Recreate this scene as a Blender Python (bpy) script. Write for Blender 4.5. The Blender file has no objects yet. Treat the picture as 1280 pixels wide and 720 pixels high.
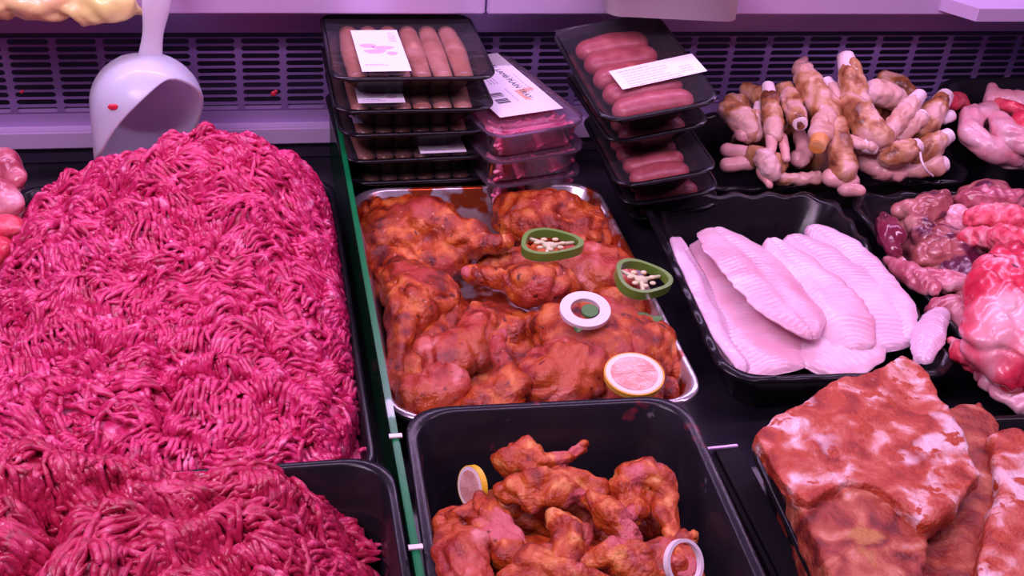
import bpy, bmesh, math, random
import numpy as np
from mathutils import Vector, Matrix, Euler, noise
random.seed(7); rng = np.random.default_rng(7)
sc = bpy.context.scene; col = sc.collection
PI = math.pi
# ------------------------------------------------------------------ camera frame
F = 1480.0
Yc = Vector((-361, 1005, -F)).normalized()
Xc = Vector((8083, 385, -1710.)); Xc = (Xc - Yc*Xc.dot(Yc)).normalized()
Zc = Xc.cross(Yc)
R3 = Matrix((Xc, Yc, Zc))
CAM = Vector((0, 0, .70))
FWD = R3 @ Vector((0, 0, -1))
def ray(px, py): return R3 @ Vector((px-640, 360-py, -F))
def at(px, py, z):
    d = ray(px, py); return CAM + d*((z-CAM.z)/d.z)
def aty(px, py, y):
    d = ray(px, py); return CAM + d*(y/d.y)
def mpp(p): return (p-CAM).dot(FWD)/F
# ------------------------------------------------------------------ tagging
def tag(o, label=None, cat=None, group=None, kind=None):
    if label: o['label'] = label
    if cat: o['category'] = cat
    if group: o['group'] = group
    if kind: o['kind'] = kind
    return o
def empty(name, loc, rz=0, rot=None):
    o = bpy.data.objects.new(name, None); col.objects.link(o)
    o.empty_display_size = .01
    o.location = loc; o.rotation_euler = rot or (0, 0, rz)
    return o
def link(name, me, m, parent=None, smooth=True):
    o = bpy.data.objects.new(name, me); col.objects.link(o)
    if m is not None and not me.materials: me.materials.append(m)
    if parent is not None: o.parent = parent
    if smooth: me.polygons.foreach_set('use_smooth', [True]*len(me.polygons))
    return o
def obj(name, bm, m, parent=None, smooth=False):
    me = bpy.data.meshes.new(name)
    bmesh.ops.recalc_face_normals(bm, faces=bm.faces)
    bm.to_mesh(me); bm.free()
    return link(name, me, m, parent, smooth)
def struct(name, bm, m, smooth=False): return tag(obj(name, bm, m, None, smooth), kind='structure')
def copy_tree(o, parent=None):
    c = o.copy(); col.objects.link(c); c.parent = parent
    for ch in list(o.children): copy_tree(ch, c)
    return c
# ------------------------------------------------------------------ materials
def nodemat(name):
    m = bpy.data.materials.new(name); m.use_nodes = True
    nt = m.node_tree; b = nt.nodes['Principled BSDF']
    return m, nt, b
def N(nt, t, **k):
    n = nt.nodes.new(t)
    for a, v in k.items(): setattr(n, a, v)
    return n
def plain(name, c, rough=.5, metal=0, coat=0, bump=0, bscale=200, var=0):
    m, nt, b = nodemat(name)
    b.inputs['Base Color'].default_value = (*c, 1)
    b.inputs['Roughness'].default_value = rough; b.inputs['Metallic'].default_value = metal
    b.inputs['Coat Weight'].default_value = coat
    tc = N(nt, 'ShaderNodeTexCoord')
    nz = N(nt, 'ShaderNodeTexNoise'); nz.inputs['Scale'].default_value = bscale
    nt.links.new(tc.outputs['Object'], nz.inputs['Vector'])
    if bump:
        bp = N(nt, 'ShaderNodeBump'); bp.inputs['Strength'].default_value = bump; bp.inputs['Distance'].default_value = .002
        nt.links.new(nz.outputs['Fac'], bp.inputs['Height']); nt.links.new(bp.outputs[0], b.inputs['Normal'])
    if var:
        mx = N(nt, 'ShaderNodeMapRange'); mx.inputs['To Min'].default_value = max(0, rough-var); mx.inputs['To Max'].default_value = min(1, rough+var)
        nt.links.new(nz.outputs['Fac'], mx.inputs['Value']); nt.links.new(mx.outputs[0], b.inputs['Roughness'])
    return m
def meat(name, stops, scale=60, detail=6, rough=.3, bump=.5, bscale=300, sss=0, coat=.2, stretch=(1,1,1), spots=None, coords='Object', dist=.0015):
    """noise through a colour ramp; optional second layer of spots (colour, scale, threshold)"""
    m, nt, b = nodemat(name)
    tc = N(nt, 'ShaderNodeTexCoord'); mp = N(nt, 'ShaderNodeMapping'); mp.inputs['Scale'].default_value = stretch
    nt.links.new(tc.outputs[coords], mp.inputs['Vector'])
    oi = N(nt, 'ShaderNodeObjectInfo'); ad = N(nt, 'ShaderNodeVectorMath', operation='ADD')
    nt.links.new(mp.outputs[0], ad.inputs[0]); nt.links.new(oi.outputs['Random'], ad.inputs[1])
    nz = N(nt, 'ShaderNodeTexNoise'); nz.inputs['Scale'].default_value = scale; nz.inputs['Detail'].default_value = detail
    nz.inputs['Distortion'].default_value = .6
    nt.links.new(ad.outputs[0], nz.inputs['Vector'])
    cr = N(nt, 'ShaderNodeValToRGB'); e = cr.color_ramp.elements
    while len(e) < len(stops): e.new(.5)
    for i, (p, c) in enumerate(stops): e[i].position = p; e[i].color = (*c, 1)
    nt.links.new(nz.outputs['Fac'], cr.inputs[0])
    out = cr.outputs[0]
    for (sc_, ss, th) in (spots or []):
        n2 = N(nt, 'ShaderNodeTexNoise'); n2.inputs['Scale'].default_value = ss; n2.inputs['Detail'].default_value = 3
        nt.links.new(ad.outputs[0], n2.inputs['Vector'])
        mr = N(nt, 'ShaderNodeMapRange'); mr.inputs['From Min'].default_value = th; mr.inputs['From Max'].default_value = th+.06
        nt.links.new(n2.outputs['Fac'], mr.inputs['Value'])
        mx = N(nt, 'ShaderNodeMix', data_type='RGBA')
        nt.links.new(mr.outputs[0], mx.inputs['Factor']); nt.links.new(out, mx.inputs['A'])
        mx.inputs['B'].default_value = (*sc_, 1); out = mx.outputs['Result']
    nt.links.new(out, b.inputs['Base Color'])
    b.inputs['Roughness'].default_value = rough; b.inputs['Coat Weight'].default_value = coat; b.inputs['Coat Roughness'].default_value = .12
    if sss:
        b.inputs['Subsurface Weight'].default_value = sss; b.inputs['Subsurface Radius'].default_value = (1, .3, .25); b.inputs['Subsurface Scale'].default_value = .006
    nb = N(nt, 'ShaderNodeTexNoise'); nb.inputs['Scale'].default_value = bscale; nb.inputs['Detail'].default_value = 5
    nt.links.new(ad.outputs[0], nb.inputs['Vector'])
    bp = N(nt, 'ShaderNodeBump'); bp.inputs['Strength'].default_value = bump; bp.inputs['Distance'].default_value = dist
    nt.links.new(nb.outputs['Fac'], bp.inputs['Height']); nt.links.new(bp.outputs[0], b.inputs['Normal']); nt.links.new(bp.outputs[0], b.inputs['Coat Normal'])
    return m
def clear(name, tint=(1,1,1), amount=.12, rough=.08, bump=.0, bscale=40, haze=0, hcol=(.8,.7,.85)):
    m, nt, b = nodemat(name); nt.nodes.remove(b)
    out = nt.nodes['Material Output']
    tr = N(nt, 'ShaderNodeBsdfTransparent'); tr.inputs[0].default_value = (*tint, 1)
    gl = N(nt, 'ShaderNodeBsdfGlossy'); gl.inputs['Roughness'].default_value = rough
    lw = N(nt, 'ShaderNodeLayerWeight'); lw.inputs['Blend'].default_value = amount
    mx = N(nt, 'ShaderNodeMixShader')
    nt.links.new(lw.outputs['Fresnel'], mx.inputs[0]); nt.links.new(tr.outputs[0], mx.inputs[1]); nt.links.new(gl.outputs[0], mx.inputs[2])
    last = mx.outputs[0]
    if haze:
        df = N(nt, 'ShaderNodeBsdfDiffuse'); df.inputs[0].default_value = (*hcol, 1)
        m2 = N(nt, 'ShaderNodeMixShader'); m2.inputs[0].default_value = haze
        nt.links.new(last, m2.inputs[1]); nt.links.new(df.outputs[0], m2.inputs[2]); last = m2.outputs[0]
    if bump:
        tc = N(nt, 'ShaderNodeTexCoord'); nz = N(nt, 'ShaderNodeTexNoise'); nz.inputs['Scale'].default_value = bscale
        nt.links.new(tc.outputs['Object'], nz.inputs['Vector'])
        bp = N(nt, 'ShaderNodeBump'); bp.inputs['Strength'].default_value = bump; bp.inputs['Distance'].default_value = .004
        nt.links.new(nz.outputs['Fac'], bp.inputs['Height'])
        nt.links.new(bp.outputs[0], gl.inputs['Normal']); nt.links.new(bp.outputs[0], lw.inputs['Normal'])
    nt.links.new(last, out.inputs['Surface'])
    return m
M = {}
M['black'] = plain('black plastic', (.010, .009, .013), .24, bump=.05, bscale=60, var=.08)
M['matte'] = plain('matte black riser', (.012, .010, .014), .6)
M['matte'].node_tree.nodes['Principled BSDF'].inputs['Specular IOR Level'].default_value = .08
M['blackfoam'] = plain('black tray plastic', (.008, .007, .010), .24, bump=.08, bscale=90)
M['blackdirty'] = meat('soiled black plastic', [(.3, (.010, .009, .013)), (.7, (.016, .014, .020))], 30, 5, .26, .1, 120, coat=0, spots=[((.16, .02, .03), 26, .66), ((.10, .09, .11), 60, .72)])
for k_ in ('black', 'blackdirty', 'blackfoam'): M[k_].node_tree.nodes['Principled BSDF'].inputs['Specular IOR Level'].default_value = .35
M['deck'] = meat('black deck', [(.3, (.006, .005, .010)), (.7, (.022, .018, .030))], 18, 4, .3, .1, 120, coat=0, spots=[((.10, .012, .02), 34, .72)])
M['steel'] = meat('steel', [(.3, (.62, .56, .60)), (.7, (.72, .66, .72))], 30, 4, .27, .05, 200, coat=0, spots=[((.42, .07, .02), 26, .50)])
M['steel'].node_tree.nodes['Principled BSDF'].inputs['Metallic'].default_value = .85
M['white'] = plain('white plastic', (.88, .83, .92), .32, coat=.3)
M['white'].node_tree.nodes['Principled BSDF'].inputs['Subsurface Weight'].default_value = .5
M['white'].node_tree.nodes['Principled BSDF'].inputs['Subsurface Scale'].default_value = .03
def translucent(m, c, f):
    nt = m.node_tree; b = nt.nodes['Principled BSDF']; out = nt.nodes['Material Output']
    t = N(nt, 'ShaderNodeBsdfTranslucent'); t.inputs[0].default_value = (*c, 1); mx = N(nt, 'ShaderNodeMixShader'); mx.inputs[0].default_value = f
    nt.links.new(b.outputs[0], mx.inputs[1]); nt.links.new(t.outputs[0], mx.inputs[2]); nt.links.new(mx.outputs[0], out.inputs['Surface'])
translucent(M['white'], (.9, .8, .95), .35)
M['panel'] = plain('lavender enamel', (.36, .25, .50), .4, .25, bump=.05, bscale=80, var=.1)
M['grille'] = plain('grille metal', (.23, .14, .36), .42, .3)
M['dark'] = plain('dark void', (.020, .012, .034), .6)
M['lip'] = plain('shelf lip enamel', (.62, .46, .74), .35, .2, bump=.03, bscale=50, var=.08)
M['green'] = clear('green acrylic', (.03, .25, .09), .30, .12, haze=.5, hcol=(.002, .035, .012))
M['greenedge'] = plain('green edge', (.003, .17, .05), .3, coat=.3)
M['fleck'] = plain('meat fleck', (.62, .02, .05), .4)
M['label'] = plain('paper label', (.85, .80, .90), .55)
M['ink'] = plain('ink', (.03, .02, .05), .6)
M['inkgrey'] = plain('grey ink', (.42, .34, .55), .6)
M['inkpink'] = plain('pink print', (.66, .42, .62), .6)
M['stain'] = plain('orange stain', (.75, .42, .30), .5)
M['film'] = clear('cling film', (.90, .86, .93), .16, .08, bump=.7, bscale=34, haze=.02)
M['pet'] = clear('clear plastic', (.95, .90, .95), .10, .12, bump=.15, bscale=60, haze=.05, hcol=(.75, .55, .75))
M['tub'] = clear('frosted tub plastic', (.88, .95, .88), .35, .18, bump=.3, bscale=50, haze=.9, hcol=(1, 1, 1))
M['bag'] = meat('yellow bag', [(.35, (.90, .58, .30)), (.46, (.92, .76, .30)), (.58, (.93, .88, .30))], 9, 2, .35, .6, 14, coat=.3, stretch=(1, 1, 1), dist=.01)
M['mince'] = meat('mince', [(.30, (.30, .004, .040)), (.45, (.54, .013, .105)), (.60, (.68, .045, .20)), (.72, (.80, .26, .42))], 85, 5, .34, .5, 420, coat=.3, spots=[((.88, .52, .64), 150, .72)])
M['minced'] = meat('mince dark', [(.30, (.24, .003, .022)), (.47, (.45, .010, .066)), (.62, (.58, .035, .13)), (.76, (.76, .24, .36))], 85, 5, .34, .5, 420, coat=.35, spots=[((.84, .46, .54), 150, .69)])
M['mincepale'] = meat('packed mince', [(.3, (.62, .05, .16)), (.6, (.80, .20, .34)), (.75, (.9, .5, .6))], 90, 4, .4, .4, 400)
M['marin'] = meat('marinade skin', [(.32, (.11, .006, .003)), (.44, (.30, .026, .004)), (.55, (.47, .070, .008)), (.67, (.64, .18, .04))], 46, 10, .25, 1.0, 320, coat=.12,
                  spots=[((.40, .045, .03), 15, .56), ((.12, .010, .004), 95, .64), ((.66, .26, .16), 130, .67)], dist=.0022)
M['marinpink'] = meat('marinade flesh', [(.32, (.19, .010, .008)), (.46, (.34, .028, .014)), (.58, (.48, .07, .04)), (.72, (.68, .24, .22))], 34, 9, .25, .9, 280, coat=.15,
                  spots=[((.44, .07, .015), 20, .53), ((.20, .015, .006), 110, .66)], dist=.002)
M['marinwing'] = meat('wing marinade', [(.30, (.16, .010, .005)), (.44, (.36, .036, .008)), (.56, (.52, .092, .014)), (.68, (.76, .32, .10))], 52, 10, .25, 1.0, 320, coat=.12,
                  spots=[((.56, .12, .13), 20, .58), ((.18, .012, .006), 100, .67)], dist=.0022)
M['slab'] = meat('rubbed slab', [(.34, (.28, .018, .010)), (.46, (.44, .055, .025)), (.55, (.56, .14, .09)), (.62, (.72, .38, .37)), (.70, (.90, .72, .78))], 34, 14, .5, 1.0, 260, coat=.1,
                  spots=[((.84, .58, .62), 15, .57), ((.46, .06, .018), 75, .55)], dist=.0025)
M['slabdark'] = meat('rubbed slab dark', [(.34, (.15, .014, .010)), (.44, (.29, .036, .020)), (.53, (.40, .080, .040)), (.62, (.54, .17, .09)), (.74, (.70, .42, .38))], 42, 13, .5, 1.0, 240, coat=.1,
                  spots=[((.46, .20, .05), 22, .64)], dist=.002)
M['fish'] = meat('fish flesh', [(.3, (.74, .36, .48)), (.5, (.80, .48, .60)), (.7, (.86, .62, .74))], 16, 6, .30, .35, 160, sss=.25, coat=.35)
M['fish2'] = meat('pale fish flesh', [(.3, (.72, .42, .56)), (.7, (.84, .62, .78))], 16, 6, .30, .35, 160, sss=.25, coat=.35, spots=[((.62, .22, .20), 14, .70)])
M['skin'] = meat('singed trotter skin', [(.35, (.12, .03, .012)), (.44, (.34, .12, .045)), (.52, (.52, .26, .12)), (.61, (.70, .40, .36))], 26, 6, .38, .5, 200, coat=.3)
M['skinpale'] = meat('pale trotter skin', [(.28, (.50, .22, .14)), (.42, (.68, .38, .32)), (.6, (.76, .48, .48)), (.75, (.80, .56, .60))], 24, 5, .38, .4, 180, coat=.3)
M['hoof'] = meat('pink toe', [(.3, (.68, .30, .28)), (.7, (.80, .46, .46))], 30, 4, .35, .3, 160, coat=.3)
M['bone'] = meat('bone end', [(.3, (.76, .52, .56)), (.6, (.84, .68, .72)), (.8, (.86, .76, .80))], 40, 4, .4, .3, 200, coat=.2)
M['boneora'] = meat('orange bone end', [(.4, (.80, .60, .55)), (.5, (.80, .46, .22)), (.62, (.70, .26, .05))], 36, 4, .4, .3, 200)
M['poultry'] = meat('raw poultry', [(.28, (.50, .11, .15)), (.42, (.66, .26, .31)), (.6, (.74, .42, .48)), (.76, (.80, .56, .62))], 22, 5, .33, .35, 200, coat=.35)
M['rawred'] = meat('raw red', [(.28, (.34, .008, .03)), (.48, (.60, .03, .07)), (.66, (.72, .12, .16))], 30, 5, .3, .45, 200, coat=.4)
M['offalred'] = meat('red offal with fat', [(.32, (.45, .008, .035)), (.45, (.68, .03, .08)), (.55, (.76, .14, .20)), (.66, (.84, .46, .52)), (.8, (.88, .66, .72))], 13, 5, .28, .4, 160, coat=.5)
M['kidney'] = meat('purple kidney', [(.3, (.10, .008, .025)), (.6, (.22, .02, .06)), (.8, (.42, .12, .16))], 24, 4, .2, .2, 200, coat=.6)
M['liver'] = meat('tan offal', [(.3, (.22, .03, .04)), (.5, (.42, .12, .12)), (.66, (.58, .26, .24))], 22, 6, .26, .5, 180, coat=.5, spots=[((.10, .010, .04), 20, .56)])
M['pinkoffal'] = meat('pink offal', [(.32, (.30, .03, .06)), (.48, (.52, .12, .17)), (.60, (.68, .28, .34)), (.74, (.82, .54, .60))], 26, 5, .28, .4, 200, coat=.5)
M['fatbit'] = meat('crumbly red fat', [(.35, (.62, .02, .06)), (.55, (.80, .12, .18)), (.7, (.86, .42, .46))], 60, 5, .4, .8, 300)
M['sausA'] = meat('brown pink sausage', [(.3, (.30, .11, .055)), (.5, (.42, .18, .11)), (.7, (.52, .26, .19))], 26, 5, .35, .2, 300, coat=.3)
M['sausB'] = meat('salmon red sausage', [(.3, (.34, .055, .06)), (.5, (.43, .085, .09)), (.7, (.50, .14, .13))], 60, 5, .4, .3, 400, coat=.2)
M['pepper'] = plain('green pepper', (.12, .26, .035), .28, coat=.4)
M['pith'] = plain('pepper pith', (.62, .62, .38), .4)
M['seed'] = plain('pepper seed', (.80, .70, .42), .4)
M['onion'] = plain('onion', (.84, .74, .80), .3, coat=.3)
M['rind'] = plain('lemon rind', (.78, .40, .05), .35)
M['yrind'] = plain('yellow rind', (.80, .52, .03), .35)
M['pulp'] = meat('lemon pulp', [(.35, (.62, .26, .22)), (.65, (.78, .46, .42))], 60, 4, .25, .5, 200, coat=.4)
M['leaf'] = plain('green leaf', (.07, .20, .05), .45)
# ------------------------------------------------------------------ mesh helpers
def rloop(w, d, r, n=6):
    r = min(r, w/2-1e-4, d/2-1e-4); pts = []
    for cx, cy, a0 in ((w/2-r, d/2-r, 0), (-w/2+r, d/2-r, PI/2), (-w/2+r, -d/2+r, PI), (w/2-r, -d/2+r, 1.5*PI)):
        for i in range(n+1):
            a = a0 + PI/2*i/n; pts.append((cx+r*math.cos(a), cy+r*math.sin(a)))
    # subdivide the straights
    out = []
    for i, p in enumerate(pts):
        q = pts[(i+1) % len(pts)]; out.append(p)
        L = math.hypot(q[0]-p[0], q[1]-p[1]); k = int(L/.008)
        for j in range(1, k): out.append((p[0]+(q[0]-p[0])*j/k, p[1]+(q[1]-p[1])*j/k))
    return out
def resample(loop, n):
    P = [Vector(p) for p in loop]; P.append(P[0]); L = [0]
    for a, b in zip(P, P[1:]): L.append(L[-1]+(b-a).length)
    out = []; j = 0
    for i in range(n):
        t = L[-1]*i/n
        while L[j+1] < t: j += 1
        out.append(P[j].lerp(P[j+1], (t-L[j])/max(1e-9, L[j+1]-L[j])))
    return out
def tray_bm(w, d, h, r=.03, taper=.018, lip=.008, th=.002, wave=0, wn=20, rib=0, lipdrop=.006, n=168):
    bm = bmesh.new()
    prof = [(-taper*2-.0, 0), (0, h-lipdrop*.6), (lip*2-th, h-lipdrop), (lip*2, h-lipdrop+.001), (lip*2, h-.0015), (lip*2-.003, h), (.002, h), (-.002, h-.002), (-2*taper-2*th, th)]
    rings = []
    for k, (dw, z) in enumerate(prof):
        loop = resample(rloop(w-2*lip+dw, d-2*lip+dw, r*(1 if z > h*.5 else .8)), n)
        ring = []
        for i, p in enumerate(loop):
            zz = z; x, y = p
            if z > h*.5 and wave:
                s = math.sin(2*PI*wn*i/n); zz += wave*s
                f = 1+.010*s; x *= f; y *= f
            ring.append(bm.verts.new((x, y, zz)))
        rings.append(ring)
    for a, b in zip(rings, rings[1:]):
        for i in range(n): bm.faces.new((a[i], a[(i+1) % n], b[(i+1) % n], b[i]))
    bm.faces.new(rings[0][::-1]); bm.faces.new(rings[-1])
    return bm
def tray(name, label, cat, cx, cy, w, d, h, rz=0, m='black', base=.0, tilt=(0, 0), **k):
    o = obj(name, tray_bm(w, d, h, **k), M[m], None, True)
    o.location = (cx, cy, base); o.rotation_euler = (tilt[0], tilt[1], rz)
    for f in o.data.polygons:
        if len(f.vertices) > 4: f.use_smooth = False
    o.data.set_sharp_from_angle(angle=math.radians(50))
    return tag(o, label, cat)
def box(bm, c, s, rot=None, bev=0):
    r = bmesh.ops.create_cube(bm, size=1)['verts']
    bmesh.ops.scale(bm, verts=r, vec=s)
    if bev:
        es = list({e for v in r for e in v.link_edges})
        r = bmesh.ops.bevel(bm, geom=es, offset=bev, segments=2, affect='EDGES')['verts']
    if rot is not None: bmesh.ops.rotate(bm, verts=r, matrix=rot)
    bmesh.ops.translate(bm, verts=r, vec=c)
    return r
def ell(bm, c, rad, rot=None, sub=3):
    v = bmesh.ops.create_icosphere(bm, subdivisions=sub, radius=1)['verts']
    bmesh.ops.scale(bm, verts=v, vec=rad)
    if rot is not None: bmesh.ops.rotate(bm, verts=v, matrix=rot)
    bmesh.ops.translate(bm, verts=v, vec=c)
def tube(bm, pts, rads, n=12, flat=1, cap=True, up=None):
    """tapered tube through points with rounded ends"""
    pts = [Vector(p) for p in pts]; P = []; Rr = []
    for i in range(len(pts)-1):
        m = max(2, int((pts[i+1]-pts[i]).length/.004))
        for j in range(m):
            t = j/m; P.append(pts[i].lerp(pts[i+1], t)); ts = t*t*(3-2*t); Rr.append(rads[i]*(1-ts)+rads[i+1]*ts)
    P.append(pts[-1]); Rr.append(rads[-1])
    if len(pts) > 2:
        for _ in range(3): P = [P[0]]+[(P[i-1]+P[i]*2+P[i+1])/4 for i in range(1, len(P)-1)]+[P[-1]]
    if cap:
        a = (P[0]-P[1]).normalized(); b = (P[-1]-P[-2]).normalized(); r0, r1 = Rr[0], Rr[-1]
        pre = [(P[0]+a*r0*math.sin(t), r0*math.cos(t)) for t in (1.5, 1.15, .75, .35)]
        post = [(P[-1]+b*r1*math.sin(t), r1*math.cos(t)) for t in (.35, .75, 1.15, 1.5)]
        P = [p for p, _ in pre]+P+[p for p, _ in post]; Rr = [r for _, r in pre]+Rr+[r for _, r in post]
    rings = []; ref = Vector(up) if up else Vector((0, 0, 1))
    for i in range(len(P)):
        t = (P[min(i+1, len(P)-1)]-P[max(i-1, 0)]).normalized()
        s = t.cross(ref)
        if s.length < .1: s = t.cross(Vector((1, 0, 0)))
        s.normalize(); u = s.cross(t)
        rings.append([bm.verts.new(P[i]+(s*math.cos(a)+u*math.sin(a)*flat)*Rr[i]) for a in [2*PI*k/n for k in range(n)]])
    for a, b in zip(rings, rings[1:]):
        for i in range(n): bm.faces.new((a[i], a[(i+1) % n], b[(i+1) % n], b[i]))
    bm.faces.new(rings[0][::-1]); bm.faces.new(rings[-1])
def organic(name, bm, m, origin, parent=None, voxel=.0035, smooth=3, disp=((.003, 30),), seed=0, ridge=None):
    """joins overlapping closed shapes into one skin and roughens it"""
    me = bpy.data.meshes.new('tmp'); bmesh.ops.recalc_face_normals(bm, faces=bm.faces); bm.to_mesh(me); bm.free()
    o = bpy.data.objects.new('tmp', me); col.objects.link(o)
    md = o.modifiers.new('r', 'REMESH'); md.mode = 'VOXEL'; md.voxel_size = voxel
    ms = o.modifiers.new('s', 'SMOOTH'); ms.factor = .5; ms.iterations = smooth
    dg = bpy.context.evaluated_depsgraph_get()
    me2 = bpy.data.meshes.new_from_object(o.evaluated_get(dg)); bpy.data.objects.remove(o); me2.name = name
    off = Vector((seed*1.37, seed*.71, seed*2.3))
    nv = len(me2.vertices); co = np.empty(nv*3, 'f'); me2.vertices.foreach_get('co', co); co = co.reshape(-1, 3)
    nn = np.empty(nv*3, 'f'); me2.vertices.foreach_get('normal', nn); nn = nn.reshape(-1, 3)
    dd = np.zeros(nv, 'f')
    for amp, s in disp:
        for i in range(nv): dd[i] += amp*noise.noise(Vector(co[i])*s+off)
    if ridge:
        amp, s = ridge
        for i in range(nv):
            v = Vector(co[i]); w_ = noise.noise_vector(v*18+off)*.35
            v2 = Vector((v.x*s+w_.x*2, v.y*s*.6+w_.y*2, v.z*s*.8+w_.z*2))+off
            dd[i] -= amp*max(0, 1-abs(noise.noise(v2))*5)
            dd[i] += amp*.8*noise.noise(v2*2.3)
    co = co+nn*dd[:, None]-np.array(origin, 'f')[None]
    me2.vertices.foreach_set('co', co.astype('f').ravel()); me2.update()
    o = link(name, me2, m, parent, True)
    if parent is None: o.location = origin
    return o
def pxp(p):           # (px, py, z, rpx) -> centre, radius
    c = at(p[0], p[1], p[2]); return c, p[3]*mpp(c)
def pix_tube(bm, plist, flat=.9):
    cs = [pxp(p) for p in plist]; tube(bm, [c for c, _ in cs], [r for _, r in cs], 16, flat)
def textmesh(s, size, m, loc, rot, parent, name='printed_text', ext=.0001):
    cu = bpy.data.curves.new('t', 'FONT'); cu.body = s; cu.size = size; cu.extrude = ext; cu.align_x = 'LEFT'
    o = bpy.data.objects.new('t', cu); col.objects.link(o)
    dg = bpy.context.evaluated_depsgraph_get(); me = bpy.data.meshes.new_from_object(o.evaluated_get(dg)); bpy.data.objects.remove(o)
    o = link(name, me, m, parent, False); o.location = loc; o.rotation_euler = rot
    return o
# ================================================================== THE SETTING
YW = 1.36
b = bmesh.new(); box(b, (.4, .88, -.01), (2.4, 1.10, .02)); struct('floor', b, M['deck'])
# back wall: lower solid strip, slotted grille, upper strip
b = bmesh.new()
box(b, (.4, YW+.004, .055), (2.4, .008, .026))         # band under the slots
box(b, (.4, YW+.004, .20), (2.4, .008, .074))          # band above the slots
struct('wall_back', b, M['panel'])
b = bmesh.new(); box(b, (.4, YW-.006, .0345), (2.4, .020, .023), bev=.002); struct('trim_1', b, M['lip'])
b = bmesh.new(); box(b, (.4, YW-.002, .0125), (2.4, .012, .021)); struct('trim_2', b, M['dark'])
b = bmesh.new(); box(b, (.4, YW+.06, .14), (2.4, .01, .28)); box(b, (.4, YW+.03, .005), (2.4, .06, .01)); struct('wall_rear', b, M['dark'])
# slotted grille plate
b = bmesh.new()
cw, ch_, z0 = .052, .00935, .0685
for ix in range(-14, 32):
    for iz in range(10):
        x = ix*cw+.012; z = z0+iz*ch_
        hw, hh = cw*.5-.0034, ch_*.5-.0012
        hole = []
        for sx, a0 in ((1, -PI/2), (-1, PI/2)):
            for k in range(5):
                a = a0+PI*k/4; hole.append((sx*(hw-hh)+hh*math.cos(a), hh*math.sin(a)))
        X, Z = cw/2, ch_/2
        out = [(hw-hh, -Z), (X, -Z), (X, 0), (X, Z), (hw-hh, Z), (-hw+hh, Z), (-X, Z), (-X, 0), (-X, -Z), (-hw+hh, -Z)]
        H_ = [b.verts.new((x+p, YW, z+q)) for p, q in hole]; O_ = [b.verts.new((x+p, YW, z+q)) for p, q in out]
        for k in range(10): b.faces.new((H_[k], H_[(k+1) % 10], O_[(k+1) % 10], O_[k]))
bmesh.ops.remove_doubles(b, verts=b.verts, dist=1e-5)
g = struct('wall_grille', b, M['grille']); sm = g.modifiers.new('s', 'SOLIDIFY'); sm.thickness = .002; sm.offset = 0
# a few meat flecks caught on the grille, one object each would be a speck: keep the two that show
for i, (px, py, s) in enumerate(((342, 117, .0035), (27, 115, .002))):
    b = bmesh.new(); ell(b, (0, 0, 0), (s, s*.5, s)); ell(b, (s*.8, 0, s*.8), (s*.7, s*.4, s*.7)); o = obj('meat_scrap', b, M['fleck'], None, True)
    o.location = aty(px, py, YW-.001); tag(o, ['red meat scrap stuck on the grille right of the white scoop', 'tiny red meat scrap stuck on the far left of the grille'][i], 'meat scrap')
# shelf over the trays: two lengths with a seam and a bracket end at the right
xs = aty(608, 10, 1.30).x
for i, (x0, x1) in enumerate(((-.9, xs-.0015), (xs+.0015, 1.6))):
    b = bmesh.new(); box(b, ((x0+x1)/2, 1.335, .2225), (x1-x0, .07, .029), bev=.002); struct('trim_%d' % (3+i), b, M['lip'])
b = bmesh.new(); xb = aty(1222, 20, 1.26).x; zb = aty(1222, 27, 1.26).z
v = [(xb, 1.26), (xb+.5, 1.26), (xb+.5, 1.30), (xb-.03, 1.30)]
lo = [b.verts.new((x, y, zb)) for x, y in v]; hi = [b.verts.new((x, y, zb+.0165)) for x, y in v]
b.faces.new(lo[::-1]); b.faces.new(hi)
for k in range(4): b.faces.new((lo[k], lo[(k+1) % 4], hi[(k+1) % 4], hi[k]))
struct('trim_5', b, M['lip'])
b = bmesh.new(); box(b, (-.92, .88, .15), (.02, 1.1, .32)); struct('wall_left', b, M['panel'])
b = bmesh.new(); box(b, (1.62, .88, .15), (.02, 1.1, .32)); struct('wall_right', b, M['panel'])
# ================================================================== GREEN DIVIDER
dv = empty('divider_panel', (.0950, .90, 0))
b = bmesh.new(); box(b, (0, 0, .049), (.006, .90, .097)); obj('sheet', b, M['green'], dv)
b = bmesh.new(); box(b, (0, 0, .0995), (.0055, .90, .004), bev=.001); obj('edge_strip', b, M['greenedge'], dv)
for px, py in ((497, 545), (511, 685)):
    b = bmesh.new(); box(b, (0, 0, 0), (.010, .004, .0015)); q = obj('clip', b, M['onion'], dv); p = at(px, py, .1025); q.location = (0, p.y-.90, .1028)
tag(dv, 'green edged upright plastic divider between the mince and the marinated chicken', 'divider')
# ================================================================== TRAYS
tray('steel_tray', 'steel tray with rounded corners full of marinated chicken legs', 'tray', .2425, .965, .285, .405, .055, rz=-.005, m='steel', r=.035, lip=.005, taper=.014, base=.001)
tray('black_tray', 'deep black tray of marinated wings in the middle foreground', 'tray', .2165, .545, .234, .36, .098, rz=-.03, m='blackdirty', r=.032, lip=.008, taper=.012, base=.001)
tray('black_tray', 'black tray in the left foreground holding the front heap of mince', 'tray', -.105, .500, .39, .355, .096, rz=-.005, r=.032, lip=.007, taper=.008, base=.001)
tray('black_tray', 'black tray under the big back heap of mince', 'tray', -.085, .945, .34, .50, .055, r=.03, lip=.006, taper=.008, base=.001)
tray('fish_tray', 'black wavy-rimmed tray of pale fish fillets', 'tray', .536, .955, .236, .352, .055, rz=-.06, m='blackfoam', r=.035, lip=.008, taper=.020, wave=.0016, wn=26, base=.001)
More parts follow.
